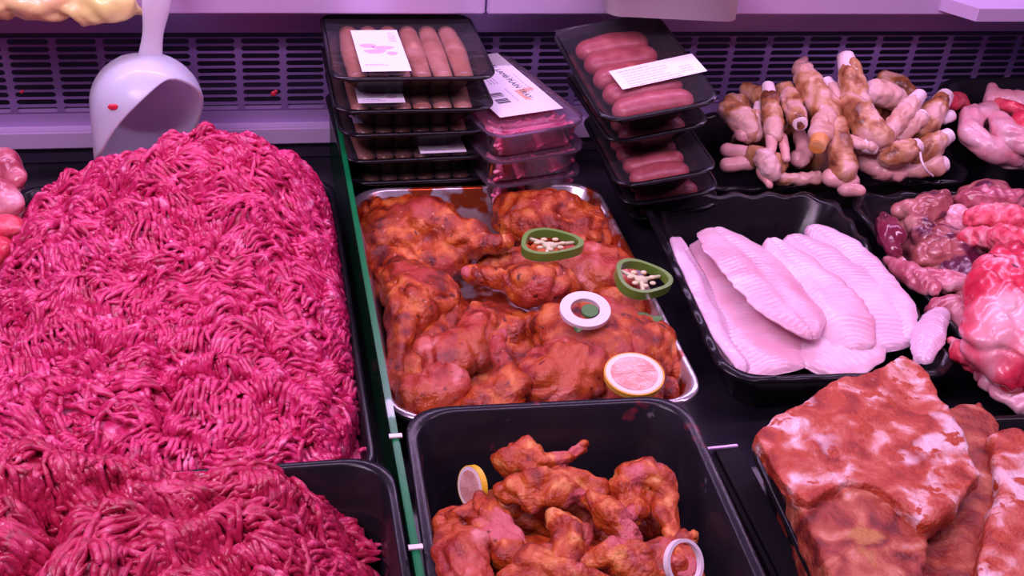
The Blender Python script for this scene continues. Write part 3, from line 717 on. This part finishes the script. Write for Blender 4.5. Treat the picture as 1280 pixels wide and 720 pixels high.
for (px, py, z, lab) in ((812, 397, .068, 'dark green leaf scrap on the right of the large front thigh'), (722, 412, .088, 'small green leaf scrap below the onion ring')):
    c, r = pxp((px, py, z, 16 if px > 800 else 6)); b = bmesh.new(); n_ = 14
    up_ = []; 
    for s in (0, .0012):
        up_.append([b.verts.new((r*math.cos(a), r*.45*math.sin(a)*(1+.3*math.sin(4*a)), s+.002*math.cos(a*2))) for a in [2*PI*i/n_ for i in range(n_)]])
    b.faces.new(up_[0][::-1]); b.faces.new(up_[1])
    for i in range(n_): b.faces.new((up_[0][i], up_[0][(i+1) % n_], up_[1][(i+1) % n_], up_[1][i]))
    o = obj('leaf_scrap', b, M['leaf']); o.location = c; o.rotation_euler = (.1, .15, -.25); tag(o, lab, 'leaf')
# ================================================================== MARINATED WINGS (front tray)
GW = 'marinated wings in the front black tray'
def wing(label, shapes, pads=(), m='marinwing'):
    return piece('chicken_wing', label, 'chicken wing', shapes, m, voxel=.0023, smooth=2, disp=((.0035, 40), (.0018, 120)), pads=pads, group=GW, ridge=(.0036, 48))
wing('topmost marinated wing at the back, its tip pointing right', [[(636, 575, .095, 22), (665, 578, .10, 24), (700, 578, .10, 17), (730, 558, .105, 9)], [(640, 562, .1, 14), (660, 556, .105, 12)]])
wing('marinated wing lying across the middle behind the front pieces', [[(635, 612, .10, 18), (690, 602, .108, 26), (745, 615, .102, 20)], [(700, 612, .108, 24), (660, 625, .1, 18)]])
wing('large marinated wing at the right side of the front black tray', [[(785, 605, .108, 22), (815, 590, .112, 26), (835, 620, .105, 20), (838, 660, .1, 16)], [(780, 600, .105, 20), (790, 640, .1, 22)]])
wing('folded marinated wing with stringy flesh right of centre', [[(740, 625, .108, 16), (765, 648, .11, 24), (785, 668, .105, 18)], [(755, 655, .105, 14), (800, 640, .1, 14)]])
wing('marinated wing at the left wall of the front black tray', [[(600, 632, .095, 18), (615, 655, .1, 28), (635, 690, .1, 30)], [(562, 650, .085, 20), (600, 650, .09, 24)]])
wing('large pinkish marinated wing at the bottom left', [[(550, 665, .09, 18), (575, 690, .1, 34), (590, 730, .1, 34)], [(600, 680, .1, 26)]], (), 'marinpink')
wing('fat marinated drumette in the bottom middle', [[(700, 650, .118, 22), (720, 672, .122, 30), (690, 700, .118, 24)]])
wing('marinated wing stretching to the bottom right', [[(730, 700, .115, 20), (785, 700, .118, 28), (830, 690, .112, 18), (865, 672, .11, 13)], [(800, 720, .11, 30), (840, 710, .11, 22)]])
wing('marinated wing cut by the bottom edge of the frame, centre', [[(670, 705, .12, 26), (700, 725, .122, 30), (745, 740, .115, 26)], [(640, 740, .11, 30), (690, 750, .11, 30)]])
wing('marinated wing piece half under the onion ring', [[(838, 665, .108, 12), (855, 700, .112, 20), (862, 740, .105, 20)]])
wing('marinated piece low at the tray bottom, under the topmost wing', [[(640, 640, .06, 40), (720, 640, .06, 50), (800, 650, .06, 40)], [(600, 720, .055, 50), (720, 730, .06, 60), (820, 720, .06, 40)]])
# ================================================================== FISH FILLETS
def fillet(label, path, widths, tilt=0, th=.010, m='fish', seed=0, groove=.0012, wave=.0007, group='pale fish fillets in the black tray'):
    pts = [at(*p) for p in path]; n = 150; mU = 36
    L = [0]
    for a, b_ in zip(pts, pts[1:]): L.append(L[-1]+(b_-a).length)
    def samp(t):
        s = t*L[-1]
        for i in range(len(pts)-1):
            if s <= L[i+1]+1e-9:
                f = (s-L[i])/(L[i+1]-L[i]); p0 = pts[max(i-1, 0)]; p1 = pts[i]; p2 = pts[i+1]; p3 = pts[min(i+2, len(pts)-1)]
                return .5*((2*p1)+(p2-p0)*f+(2*p0-5*p1+4*p2-p3)*f*f+(3*p1-p0-3*p2+p3)*f**3)
        return pts[-1]
    wk = len(widths)-1
    kpx = mpp(pts[0])
    b = bmesh.new(); rings = []
    for i in range(n+1):
        t = i/n; c = samp(t); d = (samp(min(1, t+.01))-samp(max(0, t-.01))).normalized()
        s = d.cross(Vector((0, 0, 1))).normalized(); s = Matrix.Rotation(tilt, 3, d) @ s; u = s.cross(d)
        if u.z < 0: u = -u
        f = t*wk; q = min(int(f), wk-1); f -= q; f = f*f*(3-2*f); w = (widths[q]*(1-f)+widths[q+1]*f)*kpx/2
        ringv = []
        endt = min(1, min(t, 1-t)/.05)**.5; w *= .25+.75*endt
        for j in range(mU):
            a = 2*PI*j/mU; x = math.cos(a); z = math.sin(a)
            prof = max(0, 1-abs(x)**2.2)**.75
            zz = th*.5*prof*(1 if z > 0 else -.6)*endt
            edge = 1+.12*noise.noise(Vector((t*9, x*2, seed)))+.07*noise.noise(Vector((t*26, x*2, seed)))
            if z > 0:
                zz -= groove*math.exp(-(x/.07)**2)
                zz += wave*math.sin((t*L[-1]*1100)-abs(x)*11)*(1-abs(x)**2)*1.0*endt+.0018*noise.noise(Vector((t*7, x*1.5, seed+5)))
            ringv.append(b.verts.new(c+s*x*w*edge+u*(zz-.012*0)))
        rings.append(ringv)
    for a, c in zip(rings, rings[1:]):
        for i in range(mU): b.faces.new((a[i], a[(i+1) % mU], c[(i+1) % mU], c[i]))
    b.faces.new(rings[0][::-1]); b.faces.new(rings[-1])
    org = sum(pts, Vector())/len(pts); bmesh.ops.translate(b, verts=b.verts, vec=-org)
    o = obj('fish_fillet', b, M[m], None, True); o.location = org
    return tag(o, label, 'fish fillet', group)
fillet('slim fish fillet lying along the left wall of its tray', [(842, 298, .05), (872, 350, .045), (900, 410, .040), (932, 468, .035)], [18, 40, 48, 46, 20], tilt=-.45, th=.014, m='fish2', seed=1)
fillet('underneath fish fillet second from the left, its broad end at the front', [(880, 300, .045), (905, 350, .043), (945, 420, .04), (975, 468, .036)], [36, 76, 100, 104, 80], tilt=.1, th=.014, seed=2)
fillet('broad fish fillet curving round the front middle of the tray', [(960, 320, .050), (1015, 370, .048), (1045, 425, .042), (1010, 462, .038)], [40, 96, 116, 110, 80], tilt=.05, th=.016, m='fish', seed=4)
fillet('large ridged fish fillet on top in the middle of the tray', [(888, 288, .062), (930, 322, .066), (975, 372, .064), (1016, 424, .060)], [46, 92, 104, 92, 26], tilt=-.15, th=.014, m='fish', seed=3, wave=.0011, groove=.002)
fillet('fish fillet edging the right of the topmost ridged one', [(960, 300, .060), (1005, 345, .060), (1045, 390, .056), (1068, 440, .046)], [20, 56, 72, 76, 50], tilt=.15, th=.013, m='fish', seed=6)
fillet('long fish fillet with a yellowish edge, second from the right', [(985, 296, .056), (1030, 330, .056), (1075, 380, .052), (1112, 440, .042)], [30, 70, 88, 80, 60], tilt=.1, th=.014, m='fish2', seed=7)
fillet('rearmost fish fillet along the right wall of its tray', [(1010, 284, .055), (1055, 315, .056), (1100, 365, .054), (1140, 432, .045)], [26, 50, 52, 54, 24], tilt=.25, th=.013, m='fish2', seed=8)
fillet('small bent fish piece draped over the right rim of its tray', [(1180, 385, .050), (1166, 405, .058), (1158, 430, .060), (1152, 455, .056)], [14, 34, 40, 20], tilt=.2, th=.012, m='fish2', seed=9, group=None)
# ================================================================== TROTTERS
GT = 'singed trotters heaped in their tray'
def trot(label, pts, m='skin', bone=None, toes=(), bm_='bone', flat=.95):
    """pts from cut end to toe end; bone = length px of the cut end shown; toes = small lobes"""
    b = bmesh.new(); cs = [pxp(p) for p in pts]; tube(b, [c for c, _ in cs], [r for _, r in cs], 16, flat)
    org = sum([c for c, _ in cs], Vector())/len(cs); piece.n += 1
    o = organic('trotter', b, M[m], org, voxel=.0026, smooth=2, disp=((.003, 55), (.001, 140)), seed=piece.n, ridge=(.0016, 60))
    if bone:
        c0, r0 = cs[0]; d = (c0-cs[1][0]).normalized(); e = c0+d*bone*mpp(c0); b = bmesh.new()
        tube(b, [c0-d*r0*.8, c0, e], [r0*.86, r0*.88, r0*.74], 14, .95, cap=False)
        es = [f for f in b.faces if len(f.verts) > 4]; bmesh.ops.bevel(b, geom=[e_ for f in es for e_ in f.edges], offset=.0012, segments=2, affect='EDGES')
        bmesh.ops.translate(b, verts=b.verts, vec=-org)
        q = obj('bone_end', b, M[bm_], o, True); q.data.set_sharp_from_angle(angle=.9); q['label'] = 'pale sawn bone end'
    for t in toes:
        b = bmesh.new(); pix_tube(b, t, .85); q = organic('toe', b, M['hoof'], org, parent=o, voxel=.0022, smooth=2, disp=((.001, 80),), seed=piece.n)
        q['label'] = 'pink hoofless toe'
    return tag(o, label, 'trotter', GT)
trot('trotter standing upright at the very top of the heap', [(1061, 86, .145, 15), (1066, 104, .135, 17), (1072, 132, .115, 19)], bone=22)
trot('long singed trotter leaning left of the upright one, pink tip up', [(1003, 88, .135, 14), (1012, 108, .13, 19), (1028, 130, .12, 21), (1036, 150, .11, 18)], bone=10, toes=([(1000, 82, .14, 9), (1006, 74, .142, 5)],))
trot('short trotter with a white sawn end between the two tallest', [(1040, 113, .118, 12), (1052, 130, .11, 13)], 'skinpale', bone=18)
trot('slender trotter with a long white bone pointing straight up, left half', [(962, 122, .12, 11), (965, 145, .112, 14), (968, 168, .10, 13)], bone=26, toes=([(964, 172, .098, 8), (964, 188, .088, 7)], [(978, 172, .095, 7), (983, 198, .085, 6)]))
trot('brown trotter whose round white bone end faces the viewer', [(999, 152, .118, 12), (992, 136, .118, 14), (982, 112, .115, 13)], bone=10)
trot('trotter with an orange stained bone end facing down, centre', [(1025, 172, .112, 14), (1030, 155, .115, 15), (1036, 130, .115, 14)], 'skinpale', bone=26, bm_='boneora')
trot('wrinkled singed trotter at the left edge beside the sausage packs', [(912, 140, .10, 16), (928, 150, .10, 20), (938, 165, .09, 15)], toes=([(928, 168, .088, 11), (944, 170, .085, 9)],))
trot('trotter at the front left corner with two pale toes pointing left', [(970, 205, .07, 16), (950, 198, .075, 16), (935, 196, .07, 12)], toes=([(936, 192, .074, 11), (910, 188, .07, 11)], [(936, 204, .066, 11), (910, 206, .062, 11)]))
trot('stubby trotter with a pointed pink heel over the front rim', [(955, 200, .078, 15), (966, 212, .072, 15), (968, 218, .066, 10)], 'skinpale', toes=([(955, 214, .066, 11), (962, 232, .055, 5)],))
trot('big trotter hanging over the front rim with swollen pink toes', [(1046, 158, .11, 15), (1050, 185, .10, 17), (1054, 212, .085, 19)], toes=([(1040, 222, .075, 14), (1062, 226, .072, 13)], [(1058, 236, .066, 12), (1074, 238, .066, 9)]))
trot('thick trotter lying diagonally right of centre', [(1062, 132, .12, 18), (1078, 150, .12, 21), (1100, 172, .11, 18)], 'skin')
trot('round pale trotter piece at the back, right of the upright one', [(1085, 118, .115, 16), (1100, 116, .115, 20), (1118, 122, .11, 17)], 'skinpale')
trot('slim pink trotter pointing up to the right with a red spot', [(1142, 128, .13, 12), (1125, 148, .122, 13), (1108, 172, .11, 12)], 'skinpale', bone=22)
trot('trotter with a broad white end at the upper right of the heap', [(1176, 128, .115, 14), (1166, 142, .11, 17), (1150, 162, .10, 16)], 'skin', bone=20)
trot('trotter showing a small round white end, right of the slim pink one', [(1148, 148, .118, 11), (1136, 158, .112, 13), (1120, 172, .10, 13)], 'skinpale', bone=11)
trot('brown trotter pointing right over the tray edge', [(1176, 175, .10, 13), (1164, 182, .095, 17), (1145, 195, .085, 15)], 'skin', bone=16)
trot('trotter with a large round white bone end in the lower right', [(1138, 186, .10, 14), (1128, 190, .098, 17), (1112, 196, .09, 16)], 'skin', bone=14)
trot('pale trotter at the bottom right corner of the heap', [(1170, 207, .075, 14), (1152, 211, .072, 13), (1130, 212, .068, 12)], 'skinpale', bone=14)
trot('pink trotter lying low along the front rim, right of the swollen toes', [(1125, 218, .065, 11), (1105, 212, .07, 15), (1085, 203, .07, 15)], 'hoof')
trot('short trotter with a blunt white end below the diagonal one', [(1088, 183, .10, 12), (1075, 180, .10, 11), (1062, 176, .10, 10)], 'skinpale', bone=10)
trot('dim brown trotter at the back left of the heap', [(934, 112, .095, 11), (946, 116, .095, 13), (952, 128, .09, 12)], 'skin')
trot('small dark trotter behind the wrinkled one at the left', [(912, 128, .085, 10), (922, 124, .085, 11), (930, 134, .08, 10)], 'skin')
trot('purplish trotter deep in the middle gap of the heap', [(1002, 172, .08, 11), (1008, 184, .078, 13), (1000, 200, .07, 12)], 'hoof')
trot('brown trotter lying at the back right of the heap', [(1105, 100, .11, 12), (1122, 106, .108, 14), (1140, 118, .10, 12)], 'skin')
trot('thin white boned trotter beside the long white bone at the left', [(946, 138, .105, 6), (944, 152, .10, 9), (946, 168, .09, 10)], 'skinpale', bone=16)
trot('flat trotter piece lying under the heap at the front middle', [(960, 222, .058, 9), (990, 224, .058, 9), (1020, 222, .06, 10)], 'skin')
trot('low brown trotter filling the heap at its front centre', [(1000, 200, .06, 16), (1030, 196, .065, 18), (1080, 190, .065, 18)], 'skin')
trot('low brown trotter under the right side of the heap', [(1090, 180, .06, 20), (1120, 180, .06, 22), (1160, 185, .06, 14)], 'skin')
trot('low trotter under the left side of the heap', [(930, 175, .055, 16), (960, 165, .07, 20), (990, 150, .08, 20)], 'skin')
trot('low trotter under the back of the heap', [(985, 135, .08, 20), (1040, 135, .085, 22), (1100, 140, .08, 24)], 'skin')
piece('meat_lump', 'dark red meat lump at the top right of the trotter heap', 'meat lump', [[(1185, 128, .105, 12), (1200, 124, .10, 13), (1208, 136, .09, 9)]], 'rawred')
piece('meat_lump', 'small white fat knob at the right of the trotter heap', 'meat lump', [[(1180, 150, .10, 7), (1188, 146, .10, 8)]], 'bone', voxel=.002)
c1 = at(1150, 186, .11); b = bmesh.new(); tube(b, [at(1150, 190, .1), at(1152, 202, .1), at(1158, 214, .09), at(1166, 220, .08)], [.0014]*4, 8)
tag(obj('tendon', b, M['bone'], None, True), 'thin white tendon hanging below the large round bone end', 'tendon')
# ================================================================== POULTRY
def poul(label, shapes, m='poultry', **k): return piece('raw_poultry_piece', label, 'poultry piece', shapes, m, disp=((.003, 30), (.001, 100)), ridge=(.002, 36), group='raw poultry pieces in the far right tray', **k)
poul('curved pink poultry leg along the left of the far right tray', [[(1245, 138, .095, 15), (1215, 145, .095, 17), (1212, 165, .09, 18), (1238, 186, .08, 18), (1268, 196, .07, 16)]])
poul('triangular pink poultry piece at the back of the far right tray', [[(1240, 110, .11, 8), (1245, 128, .10, 18), (1275, 130, .10, 20), (1300, 140, .1, 18)]])
poul('round pink poultry piece nestled in the middle of the far right tray', [[(1250, 150, .10, 15), (1258, 168, .095, 19), (1280, 180, .09, 18)]])
poul('reddish poultry piece at the right frame edge, back row', [[(1275, 150, .105, 14), (1290, 165, .10, 18), (1300, 185, .09, 18)]], 'rawred')
poul('dark red strip of poultry behind the round pink piece', [[(1250, 128, .108, 9), (1262, 134, .11, 9), (1280, 138, .108, 8)]], 'rawred')
poul('poultry pieces end low at the front of the far right tray', [[(1255, 200, .065, 12), (1275, 200, .065, 13), (1300, 200, .065, 12)]])
poul('low pink poultry piece beneath the others in the far right tray', [[(1230, 160, .06, 26), (1270, 165, .06, 34), (1310, 165, .06, 30)]])
# ================================================================== OFFAL
def off(name, label, cat, shapes, m, **k):
    k.setdefault('ridge', (.0035, 34)); k.setdefault('voxel', .0028); k.setdefault('smooth', 2)
    return piece(name, label, cat, shapes, m, **k)
off('heart', 'large glossy red heart with white fat at the right edge', 'offal', [[(1262, 330, .10, 34), (1250, 375, .105, 46), (1245, 430, .09, 44), (1262, 470, .075, 30)], [(1290, 360, .10, 50), (1290, 440, .09, 50)]], 'offalred', disp=((.006, 16), (.002, 60)))
hrt = bpy.data.objects['heart']; b = bmesh.new()
tube(b, [at(1236, 316, .128)-hrt.location, at(1258, 328, .132)-hrt.location, at(1285, 342, .132)-hrt.location], [.001, .0035, .002], 8, .6); obj('slit', b, M['kidney'], hrt, True)
off('fat_lump', 'bright red fat lump over the top of the heart at the frame edge', 'offal', [[(1255, 300, .10, 16), (1280, 305, .105, 20)]], 'fatbit', voxel=.0026, smooth=1, disp=((.006, 60), (.004, 150)))
off('kidney', 'dark purple kidney at the left of the offal tray', 'offal', [[(1108, 278, .07, 15), (1115, 296, .072, 19), (1118, 312, .065, 13)]], 'kidney', disp=((.001, 40),), smooth=5)
off('offal_piece', 'tan and purple offal piece at the back left of its tray', 'offal', [[(1130, 262, .065, 14), (1150, 262, .07, 22), (1172, 254, .072, 22), (1182, 246, .07, 12)], [(1150, 285, .06, 24), (1160, 305, .055, 18)]], 'liver', disp=((.006, 30), (.003, 90)))
off('offal_piece', 'brown folded offal piece under the heart tip', 'offal', [[(1160, 320, .06, 18), (1185, 318, .062, 22), (1210, 316, .06, 18)]], 'liver', disp=((.005, 36), (.002, 90)))
off('offal_piece', 'pale pink offal strip running down the left of its tray', 'offal', [[(1122, 325, .055, 14), (1140, 345, .058, 17), (1165, 360, .058, 15)]], 'pinkoffal', disp=((.005, 40), (.002, 110)))
off('offal_piece', 'pink ribbed offal piece below the brown folded one', 'offal', [[(1150, 352, .052, 16), (1180, 352, .055, 19), (1208, 356, .055, 16)]], 'pinkoffal', disp=((.005, 40), (.002, 110)))
off('offal_piece', 'soft pink offal piece beside the bent fish piece', 'offal', [[(1175, 385, .05, 16), (1195, 385, .052, 17), (1205, 405, .05, 14)]], 'pinkoffal', disp=((.005, 40), (.002, 110)))
off('offal_piece', 'veined pink offal lump at the back of its tray', 'offal', [[(1212, 252, .075, 17), (1240, 248, .08, 20), (1268, 250, .078, 18)], [(1195, 275, .065, 18), (1215, 285, .065, 18)]], 'pinkoffal', disp=((.006, 30), (.003, 90)))
off('fat_lump', 'crumbly bright red fat lump behind the heart', 'offal', [[(1222, 275, .085, 16), (1245, 268, .09, 20), (1275, 285, .09, 24)], [(1210, 296, .075, 12), (1262, 300, .095, 18)]], 'fatbit', voxel=.0026, smooth=1, disp=((.006, 60), (.004, 150)))
off('fat_lump', 'crumbly bright red fat lump at the front left of the heart', 'offal', [[(1195, 430, .06, 12), (1208, 445, .06, 17), (1228, 460, .058, 16)]], 'fatbit', voxel=.0026, smooth=1, disp=((.006, 60), (.004, 150)))
off('offal_piece', 'dark pink stringy offal in front of the heart at the frame edge', 'offal', [[(1230, 465, .055, 13), (1250, 485, .055, 17), (1275, 505, .055, 18)], [(1215, 420, .055, 16), (1225, 445, .055, 16)]], 'pinkoffal', voxel=.0026, smooth=1, disp=((.006, 50), (.003, 120)))
off('offal_piece', 'dark offal piece filling the bottom of its tray', 'offal', [[(1150, 290, .035, 40), (1180, 330, .035, 50), (1215, 380, .035, 40)], [(1230, 270, .04, 50), (1260, 300, .045, 50)]], 'liver')
# ================================================================== SLABS
def slab(label, outline, z, th, m, disp=((.006, 18), (.0025, 60), (.0012, 160)), dz=None):
    b = bmesh.new(); lo = []; hi = []
    pts = []
    for i, p in enumerate(outline):
        q = outline[(i+1) % len(outline)]
        for t in (0, .5): pts.append((p[0]+(q[0]-p[0])*t, p[1]+(q[1]-p[1])*t))
    for p in pts:
        zz = z+(dz(p[0], p[1]) if dz else 0); c = at(p[0], p[1], zz); hi.append(b.verts.new(c)); lo.append(b.verts.new(c-Vector((0, 0, th))))
    b.faces.new(hi); b.faces.new(lo[::-1]); n = len(pts)
    for i in range(n): b.faces.new((lo[i], lo[(i+1) % n], hi[(i+1) % n], hi[i]))
    org = sum([v.co for v in b.verts], Vector())/len(b.verts); piece.n += 1
    bmesh.ops.triangulate(b, faces=b.faces)
    return tag(organic('meat_slab', b, M[m], org, voxel=.0032, smooth=6, disp=disp, seed=piece.n), label, 'meat slab', 'spice rubbed slabs in the right foreground tray')
slab('large pale marbled slab with orange rub lying on top of the others', [(944, 540), (985, 512), (1030, 486), (1080, 466), (1128, 444), (1156, 455), (1186, 508), (1228, 592), (1196, 628), (1160, 658), (1132, 632), (1098, 606), (1058, 600), (1010, 628), (975, 600)], .10, .018, 'slab')
slab('dark red rubbed slab with the front edge of the pale one across it', [(985, 600), (1060, 580), (1140, 600), (1165, 660), (1150, 780), (1060, 780), (1030, 700)], .091, .03, 'slabdark')
slab('brownish rubbed slab showing between the pale one and the right edge', [(1175, 520), (1200, 504), (1228, 498), (1252, 528), (1250, 620), (1230, 780), (1150, 780), (1150, 640), (1190, 600)], .070, .03, 'slabdark')
slab('rubbed slab at the right frame edge with a string of white fat', [(1238, 540), (1268, 532), (1330, 570), (1330, 780), (1200, 780), (1225, 690), (1250, 610)], .086, .026, 'slab')
slab('rubbed slab lying flat at the bottom of the right foreground tray', [(960, 570), (1060, 520), (1300, 560), (1330, 780), (1040, 790)], .048, .03, 'slabdark')
# ================================================================== DICED MEAT at the far left
for i, (sh, m, lb) in enumerate(([[[(-8, 205, .10, 24), (10, 205, .105, 18), (20, 225, .1, 14)]], 'pinkoffal', 'pink diced meat piece at the left frame edge, topmost'],
                    [[[(-10, 245, .09, 28), (14, 255, .09, 20)]], 'pinkoffal', 'pink diced meat piece at the left frame edge, second down'],
                    [[[(-12, 288, .085, 28), (8, 285, .085, 22)]], 'fatbit', 'pale diced meat piece at the left frame edge, third down'],
                    [[[(-15, 318, .075, 24), (4, 312, .075, 18)]], 'rawred', 'red diced meat piece at the left frame edge, lowest'],
                    [[[(-50, 260, .06, 60), (-20, 260, .05, 40)]], 'rawred', 'diced meat piece beneath the others at the left frame edge'],
                    [[[(-60, 230, .035, 60), (-20, 240, .035, 50), (-20, 300, .035, 50)]], 'pinkoffal', 'broad diced meat piece on the bottom of the far left tray'])):
    piece('diced_meat', lb, 'diced meat', sh, m, voxel=.003, smooth=2, disp=((.005, 40), (.002, 110)))
# price strip holder between the trays
b = bmesh.new(); p0 = at(884, 561, .03); p1 = at(922, 557, .03); u = p1-p0
box(b, (0, 0, 0), (u.length, .003, .002), bev=.0003); o = obj('metal_clip', b, M['lip']); o.location = (p0+p1)/2; o.rotation_euler.z = math.atan2(u.y, u.x)
o.location.z = .03
pb = bmesh.new(); box(pb, (0, 0, 0), (.030, .34, .029), bev=.004)
o2 = obj('black_riser', pb, M['matte']); o2.location = ((p0+p1)/2+Vector((.004, -.168, 0))); o2.location.z = .0145
tag(o2, 'narrow black riser between the wings tray and the slab tray', 'riser')
tag(o, 'thin bright metal clip on the black riser between the foreground trays', 'clip')
# ================================================================== CAMERA, LIGHT
cd = bpy.data.cameras.new('camera'); cam = bpy.data.objects.new('camera', cd); col.objects.link(cam)
cd.sensor_width = 36; cd.lens = F/1280*36; cd.clip_start = .02; cd.clip_end = 50
cam.matrix_world = Matrix.Translation(CAM) @ R3.to_4x4()
sc.camera = cam
def area(name, loc, tgt, size, e, c):
    l = bpy.data.lights.new(name, 'AREA'); l.shape = 'RECTANGLE'; l.size, l.size_y = size; l.energy = e; l.color = c
    o = bpy.data.objects.new(name, l); col.objects.link(o); o.location = loc
    o.rotation_euler = (Vector(tgt)-Vector(loc)).to_track_quat('-Z', 'Y').to_euler(); return o
area('case_tube_light', (.30, .62, .98), (.30, .98, .05), (1.9, .05), 11, (1.0, .58, 1.0))
area('rear_tube_light', (.30, 1.33, .60), (.30, .75, 0), (1.9, .025), 6.5, (.86, .52, 1.0))
area('fill_light', (-.7, .0, 1.5), (.2, 1.15, .1), (.9, .4), 15, (1.0, .74, 1.0))  # added fill lamp at front left, brightens pack fronts, scoop and shelf lip
w = bpy.data.worlds.new('w'); sc.world = w; w.use_nodes = True
bg = w.node_tree.nodes['Background']; bg.inputs[0].default_value = (.34, .20, .42, 1); bg.inputs[1].default_value = .24
vs = sc.view_settings; vs.view_transform = 'Standard'; vs.look = 'None'; vs.gamma = 1; vs.exposure = 0; vs.use_curve_mapping = False
sc.cycles.transparent_max_bounces = 24
